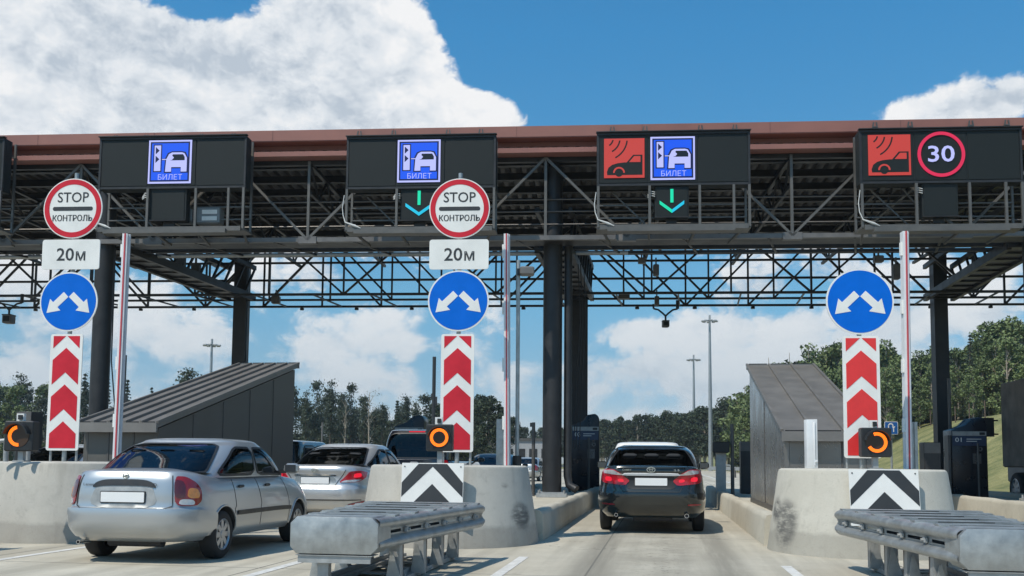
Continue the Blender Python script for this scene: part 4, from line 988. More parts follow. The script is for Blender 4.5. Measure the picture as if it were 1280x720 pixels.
def cat(keys, v):   # smooth interpolation through (v, value) keys
    n = len(keys)
    if v <= keys[0][0]: return keys[0][1]
    if v >= keys[-1][0]: return keys[-1][1]
    for i in range(n-1):
        if keys[i][0] <= v <= keys[i+1][0]: break
    x0, y0 = keys[i]; x1, y1 = keys[i+1]; t = (v-x0)/(x1-x0); d = x1-x0
    m0 = (y1-keys[i-1][1])/(x1-keys[i-1][0])*d if i > 0 else (y1-y0)
    m1 = (keys[i+2][1]-y0)/(keys[i+2][0]-x0)*d if i+2 < n else (y1-y0)
    t2, t3 = t*t, t*t*t
    return (2*t3-3*t2+1)*y0+(t3-2*t2+t)*m0+(-2*t3+3*t2)*y1+(t3-t2)*m1
class Surf:
    """rings stacked upward; p = metres along the outline from the rear centre, v = 0..1 upward"""
    def __init__(s, yr, yf, w, zfun, n):
        s.yr, s.yf, s.w, s.zf, s.n = yr, yf, w, zfun, n
        s.th = np.linspace(0, math.pi, 2001); pts = np.array([s.pt(t, .35) for t in s.th])
        d = np.sqrt(((pts[1:, :2]-pts[:-1, :2])**2).sum(1)); s.arc = np.concatenate([[0], np.cumsum(d)]); s.half = s.arc[-1]
    def pt(s, th, v):
        n = s.n; c, q = math.cos(th), math.sin(th); a = math.copysign(abs(q)**(2/n), q); b = -math.copysign(abs(c)**(2/n), c)
        yr, yf = cat(s.yr, v), cat(s.yf, v); y = (yr+yf)/2+(yf-yr)/2*b; x = cat(s.w, v)*a
        return (x, y, s.zf(y, v, x))
    def theta(s, p): return math.copysign(float(np.interp(abs(p), s.arc, s.th)), p)
    def pos(s, p, v): return Vector(s.pt(s.theta(p), v))
    def p_of_y(s, y, v=.35):   # outline coordinate on the side at length y
        lo, hi = 0, s.half
        for _ in range(40):
            m = (lo+hi)/2
            if s.pos(m, v).y < y: lo = m
            else: hi = m
        return lo
    def nrm(s, p, v):
        e = .004; a = s.pos(p+e, v)-s.pos(p-e, v); v0, v1 = max(0, v-.01), min(1, v+.01); b = s.pos(p, v1)-s.pos(p, v0)
        n = a.cross(b); return n.normalized() if n.length > 1e-9 else Vector((0, -1, 0))
def inside(poly, x, y):
    c = False; n = len(poly); j = n-1
    for i in range(n):
        if (poly[i][1] > y) != (poly[j][1] > y) and x < (poly[j][0]-poly[i][0])*(y-poly[i][1])/(poly[j][1]-poly[i][1])+poly[i][0]: c = not c
        j = i
    return c
def chaikin(poly, it=2, k=.2):
    for _ in range(it):
        o = []
        for i in range(len(poly)):
            a, b = poly[i], poly[(i+1) % len(poly)]; o += [(a[0]*(1-k)+b[0]*k, a[1]*(1-k)+b[1]*k), (a[0]*k+b[0]*(1-k), a[1]*k+b[1]*(1-k))]
        poly = o
    return poly
def patch(mb, sf, poly, off=.006, vs_=1.0, step=.06, skirt=True, back=-.01):
    """poly in (p, v*vs_); laid on the surface sf, raised by off"""
    pts = []
    for i in range(len(poly)):
        a, b = Vector(poly[i]), Vector(poly[(i+1) % len(poly)]); m = max(1, int((b-a).length/step))
        for k in range(m): pts.append(a+(b-a)*k/m)
    nb = len(pts); x0, x1 = min(p.x for p in pts), max(p.x for p in pts); y0, y1 = min(p.y for p in pts), max(p.y for p in pts)
    x = x0+step/2
    P2 = [tuple(p) for p in pts]
    while x < x1:
        y = y0+step/2
        while y < y1:
            if inside(P2, x, y) and min((Vector((x, y))-p).length for p in pts) > step*.35: pts.append(Vector((x, y)))
            y += step
        x += step
    r = geometry.delaunay_2d_cdt(pts, [], [list(range(nb))], 1, 1e-6)
    V, F = r[0], r[2]
    out = []
    for q in V:
        v = min(1, max(0, q.y/vs_)); out.append(sf.pos(q.x, v)+sf.nrm(q.x, v)*off)
    k = len(mb.v); mb.add(out, [tuple(f) for f in F])
    if skirt:
        low = []
        for i in range(nb):
            q = Vector(poly[0]) if False else pts[i]; v = min(1, max(0, q.y/vs_)); n = sf.nrm(q.x, v); o = sf.pos(q.x, v); low += [o+n*off, o+n*back]
        mb.add(low, [(2*i, 2*((i+1) % nb), 2*((i+1) % nb)+1, 2*i+1) for i in range(nb)])
def strip(mb, sf, path, w, off=.003, vs_=1.0, closed=False, step=.05):
    """band of width w following a path on the surface"""
    pts = []
    n = len(path)
    for i in range(n if closed else n-1):
        a, b = Vector(path[i]), Vector(path[(i+1) % n]); m = max(1, int((b-a).length/step))
        for k in range(m): pts.append(a+(b-a)*k/m)
    if not closed: pts.append(Vector(path[-1]))
    P3 = []
    for q in pts:
        v = min(1, max(0, q.y/vs_)); P3.append((sf.pos(q.x, v), sf.nrm(q.x, v)))
    rs = []; m = len(P3)
    for i in range(m):
        a = P3[(i-1) % m if closed else max(i-1, 0)][0]; b = P3[(i+1) % m if closed else min(i+1, m-1)][0]; p, nn = P3[i]
        d = (b-a).normalized(); s = d.cross(nn).normalized()*w/2; rs.append([tuple(p-s+nn*off*.2), tuple(p-s+nn*off), tuple(p+s+nn*off), tuple(p+s+nn*off*.2)])
    if closed: rs.append(rs[0])
    mb.loft(rs, False, False)

def wheel(par, x, y, r, w, side, spokes, style):
    t = MB().mat(MATS['tyre']); M_ = Matrix.Translation((x, y, r)) @ Matrix.Rotation(R(90)*side, 4, 'Y')
    h = w/2
    t.lathe([(r*.60, -h*.9), (r*.78, -h), (r*.93, -h*.92), (r*.985, -h*.75), (r, -h*.4), (r, h*.4), (r*.985, h*.75), (r*.93, h*.92), (r*.78, h), (r*.66, h*.95), (r*.62, h*.8)], 40, M_, False)
    o = t.build('wheel', par, smooth=40)
    q = MB().mat(MATS['alloy']); q.lathe([(r*.66, h*.93), (r*.63, h*.97), (r*.58, h*.80), (r*.57, h*.3)], 40, M_, False)
    for k in range(spokes):
        a = 2*math.pi*k/spokes; A = Matrix.Rotation(a, 4, 'Z')
        wd = r*(.115 if style == 'cover' else .10)
        q.add([(r*.06, -wd*.8, h*.86), (r*.59, -wd, h*.80), (r*.59, wd, h*.80), (r*.06, wd*.8, h*.86), (r*.06, -wd*.8, h*.6), (r*.59, -wd, h*.55), (r*.59, wd, h*.55), (r*.06, wd*.8, h*.6)], [(0, 1, 2, 3), (4, 7, 6, 5), (0, 4, 5, 1), (1, 5, 6, 2), (2, 6, 7, 3), (3, 7, 4, 0)], M_ @ A)
    q.lathe([(0.001, h*.93), (r*.16, h*.91), (r*.18, h*.7)], 20, M_, False)
    q.build('rim', o, smooth=35)
    d = MB().mat(MATS['car_inside']); d.lathe([(0.001, h*.35), (r*.6, h*.35)], 30, M_, False); d.build('brake_disc', o)

def make_car(name, label, cat_, loc, rz, sp):
    root = thing(name, label, cat_, loc, rz, sp.get('group'))
    L, W, H = sp['L'], sp['W'], sp['H']; zb, zs = sp['zb'], sp['zs']; n = sp.get('n', 6.5); hi = sp.get('hi', True)
    paint = MATS[sp['paint']]
    yr = sp.get('yr', [(0, .14), (.12, .04), (.25, .005), (.45, 0), (.52, .035), (.75, .06), (.93, .085), (1, .115)])
    yf = [(0, L-.12), (.15, L-.02), (.4, L), (.7, L-.10), (1, L-.30)]
    wk = sp.get('w', [(0, .90), (.12, .965), (.35, 1.0), (.6, .992), (.82, .965), (.94, .93), (1, .90)])
    w = [(a, b*W/2) for a, b in wk]
    fr = sp.get('front_drop', .16)
    def zs_of(y):
        t = max(0, min(1, (y/L-.55)/.45)); t2 = max(0, min(1, y/(L*.22)))
        return zs - sp.get('belt_drop', .06)*(t2*t2*(3-2*t2)) - fr*t*t
    bd = Surf(yr, yf, w, lambda y, v, x: zb+(zs_of(y)-zb)*v, n)
    SV = zs-zb
    Z = lambda z: z-zb   # patch coordinate for a height
    # ---- body shell
    nu, nv = (160, 26) if hi else (80, 14)
    ths = [(-math.pi+2*math.pi*k/nu) for k in range(nu)]
    # even spacing along the outline
    ps = [(-bd.half+2*bd.half*k/nu) for k in range(nu)]; ths = [bd.theta(p) for p in ps]
    rings = [[bd.pt(t, j/nv) for t in ths] for j in range(nv+1)]
    top = rings[-1]; cy = L/2
    for k, dz in ((.992, .008), (.975, .015), (.95, .020), (.90, .026), (.8, .034), (.6, .042), (.35, .045), (.1, .045)):
        rings.append([(x*k, cy+(y-cy)*(1-(1-k)*.45), z+dz) for x, y, z in top])
    b = MB().mat(paint); b.loft(rings, True, True)
    body = b.build('body', root, smooth=50)
    # wheel arches cut out
    wr, wy = sp['wr'], sp['wy']
    cut = MB().mat(MATS['car_inside'])
    for y in wy:
        for s in (-1, 1): cut.lathe([(wr+.045, -.25), (wr+.045, .25)], 40, Matrix.Translation((s*(W/2-.02), y, wr+.01)) @ Matrix.Rotation(R(90), 4, 'Y'))
    co = cut.build('cutter', root); bpy.context.view_layer.update(); body.data.materials.append(MATS['car_inside'])
    md = body.modifiers.new('b', 'BOOLEAN'); md.object = co; md.operation = 'DIFFERENCE'; md.solver = 'EXACT'
    try: md.material_mode = 'TRANSFER'
    except Exception: pass
    bpy.context.view_layer.update(); dg = bpy.context.evaluated_depsgraph_get(); me2 = bpy.data.meshes.new_from_object(body.evaluated_get(dg))
    body.modifiers.clear(); body.data = me2; bpy.data.objects.remove(co)
    me2.polygons.foreach_set('use_smooth', [True]*len(me2.polygons)); me2.set_sharp_from_angle(angle=R(40))
    # arch lips
    for y in wy:
        for s in (-1, 1):
            lip = MB().mat(paint); pts = []
            for k in range(25):
                a = R(-8+196*k/24); yy, zz_ = y+(wr+.047)*math.cos(a), wr+.01+(wr+.047)*math.sin(a)
                if zz_ < zb+.02: continue
                v = (zz_-zb)/(zs_of(yy)-zb); q = bd.pos(bd.p_of_y(yy)*s, min(1, max(0, v))); pts.append((q.x+s*.002, yy, zz_))
            lip.tube(pts, .012, 6); lip.build('arch_lip', root, smooth=60)
    # ---- cabin
    g = sp['cab']; gw = [(a, b*g['w0']) for a, b in g.get('wk', [(0, 1.0), (.3, .965), (.6, .915), (.85, .845), (1, .77)])]
    zt = H-.055
    gs = Surf(g['yr'], g['yf'], gw, lambda y, v, x: (zs_of(y)+.012)*(1-v)+(zt+g.get('rake', 0)*(y-g['yr'][-1][1]))*v, g.get('n', 5.0))
    wins = g['wins'](gs)     # dict name -> polygon
    nu, nv = (260, 40) if hi else (120, 20)
    ps = [(-gs.half+2*gs.half*k/nu) for k in range(nu)]; rings = [[gs.pt(gs.theta(p), j/nv) for p in ps] for j in range(nv+1)]
    vs_ = [q for r_ in rings for q in r_]; fs = []
    for j in range(nv):
        for i in range(nu):
            pc, vc = ps[i]+gs.half/nu, (j+.5)/nv
            if any(inside(w_, pc, vc) for w_ in wins.values()): continue
            k = (i+1) % nu; fs.append((j*nu+i, j*nu+k, (j+1)*nu+k, (j+1)*nu+i))
    b = MB().mat(paint); b.add(vs_, fs); top = rings[-1]; cy = sum(q[1] for q in top)/len(top); caps = [top]
    for k, dz in ((.985, .008), (.96, .017), (.92, .026), (.85, .035), (.7, .046), (.5, .053), (.25, .055), (.05, .055)): caps.append([(x*k, cy+(y-cy)*k, z+dz) for x, y, z in top])
    b.loft(caps, True, False); b.build('cabin', root, smooth=50)
    for nm, w_ in wins.items():
        kind = nm.split(':')[0]
        m = MB().mat(MATS[sp.get('glass', 'car_glass')]); patch(m, gs, w_, .006, step=.08, skirt=False); o = m.build(kind, root, smooth=80)
        tr = MB().mat(MATS['car_trim']); strip(tr, gs, w_, .030, .009, closed=True); tr.build('window_trim', o, smooth=50)
    # ---- interior
    it = MB().mat(MATS['car_inside']); y0, y1 = g['yr'][0][1], g['yf'][0][1]; zsh = zs+.03
    ia, ib = y0+.10, max(y0+.45, L*.23); za, zb2_ = zs_of(ia)+.047, zs_of(ib)+.050
    it.add([(-g['w0']*.90, ia, za), (g['w0']*.90, ia, za), (g['w0']*.93, ib, zb2_), (-g['w0']*.93, ib, zb2_)], [(0, 1, 2, 3)])
    it.box((0, (ib+y1)/2-.2, zb2_), (g['w0']*1.86, y1-ib-.3, .006))
    it.build('interior', root)
    for yy in (y0+.62, y0+1.45):
        for x in ((-.36, .36) if yy > y0+1 else (-.38, 0, .38)):
            st = MB().mat(M('seat_fabric', (.025, .026, .028), .9, 0, .2, 10)); hgt = H-zs
            if yy+.2 < y1-.5:
                st.cbox((x, yy, zs+hgt*.16), (.46 if yy > y0+1 else .34, .12, hgt*.36), .04); st.cbox((x, yy-.02, zs+hgt*.50), (.25, .09, hgt*.24), .04); st.build('seat', root)
    # ---- wheels
    for y in wy:
        for s in (-1, 1): wheel(root, s*(W/2-.115), y, wr, .20, s, sp.get('spokes', 7), sp.get('rim', 'alloy'))
    ub = MB().mat(MATS['car_inside']); ub.box((0, L/2+.2, zb+.02), (W-.5, L-.9, .10)); ub.tube([(-.3, .35, zb+.0), (.35, .35, zb+.0)], .07, 10); ub.build('underbody', root)
    # ---- mirrors
    for s in (-1, 1):
        ym = g['yf'][0][1]-.45; m = MB().mat(MATS[sp.get('mirror', sp['paint'])]); x = s*(W/2+.09); m.cbox((x, ym, zs+.03), (.20, .12, .14), .035)
        m.mat(MATS['car_trim']).beam((s*(W/2-.10), ym+.02, zs-.02), (x, ym+.03, zs+.0), .05); m.mat(M('mirror_glass', (.10, .11, .12), .1, .6, 0)).box((x, ym-.061, zs+.03), (.155, .004, .10)); m.build('mirror', root, smooth=40)
    # ---- details given as rear patches: (name, material, polygon in (x-ish p, z), offset)
    for (nm, mt, poly, off) in sp.get('patches', []):
        m = MB().mat(MATS[mt] if mt != 'paint' else paint); patch(m, bd, [(p, Z(z)) for p, z in poly], off, SV, step=.05 if hi else .12); m.build(nm, root, smooth=45)
    for (nm, mt, path, wd, closed) in sp.get('strips', []):
        m = MB().mat(MATS[mt]); strip(m, bd, [(p, Z(z)) for p, z in path], wd, .004, SV, closed); m.build(nm, root, smooth=60)
    for (y_, side) in sp.get('doors', []):   # vertical door shut lines down the flank
        m = MB().mat(MATS['car_trim'])
        for s in (-1, 1): m = MB().mat(MATS['car_trim']); p = bd.p_of_y(y_)*s; strip(m, bd, [(p, SV*.99), (p, SV*.14)], .010, .003, SV); m.build('door_seam', root)
    for y_ in sp.get('handles', []):
        for s in (-1, 1):
            v = .86; q = bd.pos(bd.p_of_y(y_)*s, v); m = MB().mat(MATS[sp.get('handle_mat', 'car_trim')]); m.cbox((q.x+s*.012, y_, q.z), (.03, .15, .035), .01); m.build('door_handle', root)
    if sp.get('rub'):
        m = MB().mat(MATS['car_trim'])
        for s in (-1, 1):
            m = MB().mat(MATS['car_trim']); a, c = bd.p_of_y(wy[0]+wr+.06)*s, bd.p_of_y(wy[1]-wr-.06)*s; strip(m, bd, [(a, Z(sp['rub'])), (c, Z(sp['rub']))], .055, .016, SV); m.build('rubbing_strip', root)
    if 'plate' in sp:
        px_, z, pw, ph, py_ = sp['plate']; m = MB().mat(MATS['car_trim']); q = bd.pos(px_, Z(z)/SV); yy = q.y+py_
        m.prism(rrect(px_, z, pw+.02, ph+.02, .01), yy-.004, yy+.05); fr_ = m.build('plate_frame', root); m = MB().mat(MATS['plate_white']); m.prism(rrect(px_, z, pw, ph, .008), yy-.010, yy-.0045); m.build('licence_plate', fr_)
    for (s_, x, z, wd, hh, mt) in sp.get('texts', []):
        q = bd.pos(x, Z(z)/SV); m = MB().mat(MATS[mt]); put_text(m, s_, x, z, wd, hh, q.y-.014, .006); m.build('badge_lettering', root)
    if 'emblem' in sp: sp['emblem'](root, bd, Z, SV)
    for (x, z, r) in sp.get('exhaust', []):
        m = MB().mat(MATS['chrome']); m.ring(x, z, r*.78, r, .06, .30, n=24); m.mat(MATS['car_inside']).disc(x, z, r*.78, .10, .12, 20); m.build('exhaust_pipe', root, smooth=40)
    return root, bd, gs

def mirror_p(poly): return [(-p, z) for p, z in poly]

# --- silver saloon, nearest on the left (rounded 1990s shape)
def wins_sedan(rear, side1, side2, quarter=None, ws=True):
    def f(gs):
        d = {'rear_window': chaikin([(-rear[0], rear[2]), (rear[0], rear[2]), (rear[1], rear[3]), (-rear[1], rear[3])], 2, .09)}
        for s in (-1, 1):
            for i, (ya, yb, yc, yd) in enumerate((side1, side2) + ((quarter,) if quarter else ())):
                pa, pb, pc, pd = [gs.p_of_y(q)*s for q in (ya, yb, yc, yd)]
                d[f'side_window:{s}{i}'] = chaikin([(pa, .07), (pb, .07), (pc, .84), (pd, .84)], 2, .10)
        hw = gs.half; d['windscreen'] = chaikin([(hw-rear[0], .06), (hw+rear[0], .06), (hw+rear[1], .9), (hw-rear[1], .9)], 2, .08)
        # wrap the windscreen polygon (outline coordinate is periodic)
        w_ = d.pop('windscreen'); d['windscreen:a'] = [(p if p <= hw else hw, v) for p, v in w_]; d['windscreen:b'] = [(-(2*hw-p) if p >= hw else -hw, v) for p, v in w_]
        return d
    return f
def emblem_ring(root, bd, Z, SV, z=.955, r=.036):
    q = bd.pos(0, min(1, Z(z)/SV)); m = MB().mat(MATS['chrome']); m.ring(0, z, r*.78, r, q.y-.018, q.y-.004, n=28); m.ring(0, z+.004, r*.0+.006, r*.55, q.y-.016, q.y-.006, 200, 340, 20); m.build('emblem', root, smooth=40)
def emblem_T(root, bd, Z, SV):
    z = 1.065; q = bd.pos(0, min(1, Z(z)/SV)); m = MB().mat(MATS['chrome']); y = q.y-.022
    def oval(cx, cz, a, b_, t):
        n = 28; m.loft([[(cx+(a-t)*math.cos(w_), y, cz+(b_-t)*math.sin(w_)), (cx+a*math.cos(w_), y, cz+b_*math.sin(w_)), (cx+a*math.cos(w_), y+.018, cz+b_*math.sin(w_)), (cx+(a-t)*math.cos(w_), y+.018, cz+(b_-t)*math.sin(w_))] for w_ in [2*math.pi*k/n for k in range(n+1)]], True, False)
    oval(0, z, .072, .050, .011); oval(0, z+.002, .026, .046, .009); oval(0, z+.022, .052, .020, .009); m.build('emblem', root, smooth=40)
def emblem_H(root, bd, Z, SV):
    z = 1.0; q = bd.pos(0, min(1, Z(z)/SV)); m = MB().mat(MATS['chrome']); y = q.y-.02; n = 28; a, b_, t = .066, .034, .009
    m.loft([[(( a-t)*math.cos(w_), y, z+(b_-t)*math.sin(w_)), (a*math.cos(w_), y, z+b_*math.sin(w_)), (a*math.cos(w_), y+.016, z+b_*math.sin(w_)), ((a-t)*math.cos(w_), y+.016, z+(b_-t)*math.sin(w_))] for w_ in [2*math.pi*k/n for k in range(n+1)]], True, False)
    m.beam((-.040, y, z-.022), (-.015, y, z+.026), .010); m.beam((.015, y, z-.026), (.040, y, z+.022), .010); m.beam((-.028, y, z-.004), (.028, y, z+.004), .010); m.build('emblem', root, smooth=40)

lz = dict(L=4.18, W=1.68, H=1.45, zb=.24, zs=1.03, n=6.0, paint='paint_silver', wr=.285, wy=(.90, 3.37), spokes=8, rim='cover', belt_drop=.085,
    yr=[(0, .20), (.10, .10), (.22, .02), (.38, 0), (.47, .005), (.50, .055), (.7, .07), (.9, .10), (1, .14)],
    cab=dict(w0=.775, n=5.2, wk=[(0, 1.0), (.3, .985), (.6, .95), (.85, .885), (1, .81)], yr=[(0, .46), (.3, .68), (.6, .93), (.85, 1.18), (1, 1.42)], yf=[(0, 3.25), (.5, 2.85), (1, 2.42)], wins=wins_sedan((.66, .60, .07, .90), (1.16, 1.92, 1.86, 1.35), (1.98, 2.86, 2.48, 1.93), rake=0) if False else wins_sedan((.70, .64, .06, .93), (.98, 1.86, 1.86, 1.12), (1.94, 2.95, 2.62, 1.94))),
    patches=[
      ('bumper', 'paint', chaikin([(-1.32, .30), (1.32, .30), (1.32, .585), (1.20, .61), (-1.20, .61), (-1.32, .585)], 1, .1), .016),
      ('plate_recess', 'galvanised_dull', chaikin([(-.43, .62), (.43, .62), (.34, .90), (.24, .935), (-.24, .935), (-.34, .90)], 2, .2), .003),
      ('trunk_handle', 'car_trim', chaikin([(-.40, .845), (-.27, .875), (.27, .875), (.40, .845), (.36, .91), (.24, .945), (-.24, .945), (-.36, .91)], 2, .2), .012),
    ] + [(nm, mt, poly if s > 0 else mirror_p(poly), off) for s in (1, -1) for nm, mt, poly, off in (
      ('tail_light', 'lamp_red', chaikin([(.60, .655), (.86, .655), (.95, .72), (.96, .85), (.88, .93), (.74, .985), (.61, .985)], 2, .16), .014),
      ('turn_signal', 'lamp_amber', chaikin([(.74, .745), (.90, .745), (.92, .80), (.88, .86), (.76, .86)], 2, .2), .019),
      ('lamp_shade', 'lamp_dark', chaikin([(.60, .74), (.72, .74), (.72, .93), (.60, .95)], 2, .2), .017),
      ('reversing_lamp', 'lamp_clear', chaikin([(.64, .665), (.82, .665), (.84, .70), (.80, .73), (.66, .73)], 2, .2), .019))],
    strips=[('trunk_seam', 'car_trim', [(-.585, .995), (-.58, .65), (-.50, .618), (.50, .618), (.58, .65), (.585, .995)], .012, False),
            ('bumper_line', 'steel_grey', [(-1.40, .43), (1.40, .43)], .008, False)],
    doors=[(1.98, 1), (1.18, 1), (2.98, 1)], handles=[1.38, 2.22], rub=.56, plate=(0, .745, .52, .112, -.012),
    texts=[('Lanos', -.43, .885, .125, .03, 'car_trim'), ('D', .37, .885, .045, .035, 'car_trim'), ('4WD', .475, .880, .10, .022, 'car_trim')], emblem=lambda r, b, z, s: emblem_ring(r, b, z, s, .985, .036),
    exhaust=[(-.52, .235, .022)], handle_mat='car_trim')
lz['texts'] = lz['texts'][:2]
P0 = Vector((-4.37, 0, 0))
lan, lbd, lgs = make_car('silver_saloon', 'rounded silver saloon with red and amber tail lamps, nearest car', 'car', (P0.x, 10.80, 0), -R(8.0), lz)

# --- second silver sedan
so = dict(L=4.37, W=1.70, H=1.50, zb=.26, zs=1.06, n=5.5, paint='paint_silver2', wr=.30, wy=(.90, 3.47), spokes=5, belt_drop=.03, front_drop=.2,
    yr=[(0, .22), (.10, .10), (.22, .03), (.40, 0), (.52, .01), (.60, .06), (.8, .075), (.93, .05), (1, .07)],
    cab=dict(w0=.77, n=4.2, yr=[(0, .42), (.3, .68), (.6, .95), (.85, 1.25), (1, 1.55)], yf=[(0, 3.45), (.5, 2.95), (1, 2.45)], wins=wins_sedan((.70, .64, .06, .93), (.95, 1.90, 1.90, 1.30), (1.98, 3.15, 2.66, 1.98))),
    patches=[
      ('bumper', 'paint', chaikin([(-1.40, .34), (1.40, .34), (1.40, .60), (1.15, .70), (.6, .66), (-.6, .66), (-1.15, .70), (-1.40, .60)], 1, .2), .018),
      ('bumper_groove', 'steel_mid', chaikin([(-.9, .475), (.9, .475), (.9, .50), (-.9, .50)], 1, .2), .024),
      ('number_recess', 'galvanised', chaikin([(-.42, .72), (.42, .72), (.36, .905), (-.36, .905)], 2, .12), .004),
      ('chrome_strip', 'chrome', [(-.40, .905), (.40, .905), (.40, .93), (-.40, .93)], .012),
    ] + [(nm, mt, poly if s > 0 else mirror_p(poly), off) for s in (1, -1) for nm, mt, poly, off in (
      ('tail_light', 'lamp_glow', chaikin([(.43, .78), (.80, .80), (1.05, .88), (1.20, .985), (.95, 1.0), (.66, .985)], 2, .12), .014),
      ('reversing_lamp', 'lamp_clear', chaikin([(.46, .785), (.80, .808), (.92, .85), (.55, .83)], 2, .15), .018),
      ('brake_lamp', 'lamp_lit', chaikin([(.70, .87), (.90, .89), (.93, .96), (.74, .95)], 2, .2), .019),
      ('reflector', 'lamp_red', chaikin([(.60, .40), (.98, .44), (1.02, .48), (.64, .43)], 1, .2), .028))],
    strips=[('trunk_seam', 'car_trim', [(-.60, 1.01), (-.42, .80), (-.36, .70), (.36, .70), (.42, .80), (.60, 1.01)], .012, False)],
    doors=[(2.02, 1), (1.15, 1), (3.05, 1)], handles=[1.40, 2.25], plate=(0, .82, .52, .112, -.01), emblem=emblem_H, handle_mat='paint_silver2')
P1 = P(391, 640, 16.9)
hyu, _, hgs = make_car('silver_sedan', 'silver sedan with lit red tail lamps waiting behind the crash cushion', 'car', (P1.x, 16.9, 0), -R(10.5), so)
m = MB().mat(MATS['black_plastic']); m.tube([(.0, 1.75, 1.50), (-.04, 1.62, 1.62)], .008, 6); m.build('antenna', hyu)

# --- black sedan in the middle lane
ca = dict(L=4.82, W=1.83, H=1.51, zb=.27, zs=1.105, n=7.0, paint='paint_black', glass='car_glass_dark', wr=.325, wy=(1.08, 3.86), spokes=10, belt_drop=.06, front_drop=.2,
    yr=[(0, .20), (.10, .10), (.22, .03), (.42, 0), (.52, .015), (.58, .05), (.78, .07), (.93, .035), (1, .06)],
    w=[(0, .90), (.12, .965), (.35, 1.0), (.6, .985), (.82, .965), (.94, .935), (1, .90)],
    cab=dict(w0=.85, n=5.0, yr=[(0, .46), (.3, .74), (.6, 1.06), (.85, 1.35), (1, 1.62)], yf=[(0, 3.75), (.5, 3.3), (1, 2.8)], wins=wins_sedan((.79, .70, .04, .94), (1.12, 2.10, 2.10, 1.45), (2.2, 3.35, 2.9, 2.2))),
    patches=[
      ('bumper', 'paint', chaikin([(-1.5, .36), (1.5, .36), (1.5, .62), (1.1, .70), (.6, .66), (-.6, .66), (-1.1, .70), (-1.5, .62)], 1, .2), .018),
      ('chrome_strip', 'white_metal', chaikin([(-.50, .975), (.50, .975), (.46, 1.010), (-.46, 1.010)], 1, .15), .030),
      ('plate_recess', 'car_trim', chaikin([(-.40, .74), (.40, .74), (.40, .975), (-.40, .975)], 2, .1), .004),
      ('spoiler_lip', 'paint', chaikin([(-.62, 1.075), (.62, 1.075), (.60, 1.115), (-.60, 1.115)], 1, .2), .03),
    ] + [(nm, mt, poly if s > 0 else mirror_p(poly), off) for s in (1, -1) for nm, mt, poly, off in (
      ('tail_light', 'lamp_glow', chaikin([(.36, .88), (.44, .80), (.82, .84), (1.02, .90), (1.06, 1.04), (.98, 1.075), (.66, 1.065), (.52, 1.0)], 2, .12), .014),
      ('clear_lens', 'lamp_clear', chaikin([(.42, .975), (.52, .995), (.66, 1.055), (.90, 1.055), (.88, 1.01), (.62, .985)], 2, .12), .019),
      ('brake_lamp', 'lamp_lit', chaikin([(.66, .865), (.80, .875), (.82, .955), (.68, .95)], 2, .22), .020),
      ('tail_lamp_inner', 'lamp_lit', chaikin([(.46, .85), (.56, .86), (.57, .91), (.47, .91)], 2, .22), .020),
      ('reflector', 'lamp_red', chaikin([(.60, .48), (.86, .49), (.86, .515), (.60, .505)], 1, .2), .026))],
    strips=[('trunk_seam', 'car_trim', [(-.60, 1.10), (-.55, .82), (-.47, .70), (.47, .70), (.55, .82), (.60, 1.10)], .010, False)],
    doors=[(2.2, 1), (3.4, 1)], handles=[1.55, 2.5], plate=(0, .865, .53, .125, -.012), texts=[('CAMRY', -.40, 1.06, .15, .03, 'chrome'), ('2.5', .42, 1.06, .09, .03, 'chrome')], emblem=emblem_T,
    exhaust=[(-.58, .31, .030), (.58, .31, .036)], handle_mat='chrome')
P2_ = P(814, 660, 16.0)
cam_, cbd, cgs = make_car('black_sedan', 'black sedan seen from behind with both brake lamps lit', 'car', (P2_.x, 16.0, 0), -LA, ca)
m = MB().mat(MATS['lamp_lit']); q = cgs.pos(0, .13); m.box((0, q.y+.0, q.z+.005), (.22, .03, .022)); m.build('high_brake_lamp', cam_)

# --- upright cars: dark van and white off-roader ahead
def suv(paint, W, H, zs, L=4.8, glassm='car_glass_dark', **k):
    d = dict(L=L, W=W, H=H, zb=.32, zs=zs, n=8, paint=paint, wr=.36, wy=(.95, L-.95), belt_drop=0, front_drop=.12, hi=False, glass=glassm,
      yr=[(0, .16), (.10, .06), (.25, .0), (.45, 0), (.5, .06), (1, .09)],
      cab=dict(w0=W/2*.93, n=7.5, wk=[(0, 1.0), (.3, .985), (.6, .955), (.85, .91), (1, .86)], yr=[(0, .12), (.5, .20), (.85, .30), (1, .38)], yf=[(0, L-1.05), (.5, L-1.5), (1, L-1.85)],
        wins=wins_sedan((W/2*.82, W/2*.78, .05, .90), (.55, 1.7, 1.7, .75), (1.8, 2.8, 2.8, 1.8), (2.9, L-1.5, L-1.95, 2.9))),
      patches=[('bumper', 'paint', chaikin([(-1.3, .40), (1.3, .40), (1.3, .66), (-1.3, .66)], 1, .2), .03), ('chrome_strip', 'chrome', [(-.42, zs-.20), (.42, zs-.20), (.42, zs-.15), (-.42, zs-.15)], .02)]
        + [('tail_light', 'lamp_glow' if k.get('lit') else 'lamp_red', [(s*(W/2-.14), zs-.32), (s*(W/2+.02), zs-.32), (s*(W/2+.02), zs+.0), (s*(W/2-.14), zs+.0)], .012) for s in (1, -1)],
      plate=(0, zs-.34, .52, .112, -.02))
    return d
P3 = P(516, 600, 24.2)
van, vb, vg = make_car('dark_van', 'dark navy van with wide rear window ahead of the silver sedan', 'van', (P3.x, 24.2, 0), -R(9), suv('paint_navy', 1.95, 2.0, 1.20, 5.0, lit=True))
q = vg.pos(0, .95); m = MB().mat(MATS['lamp_lit']); m.box((0, q.y+.02, q.z+.01), (.42, .04, .03)); m.build('high_brake_lamp', van)
P4 = P(809, 600, 23.0)
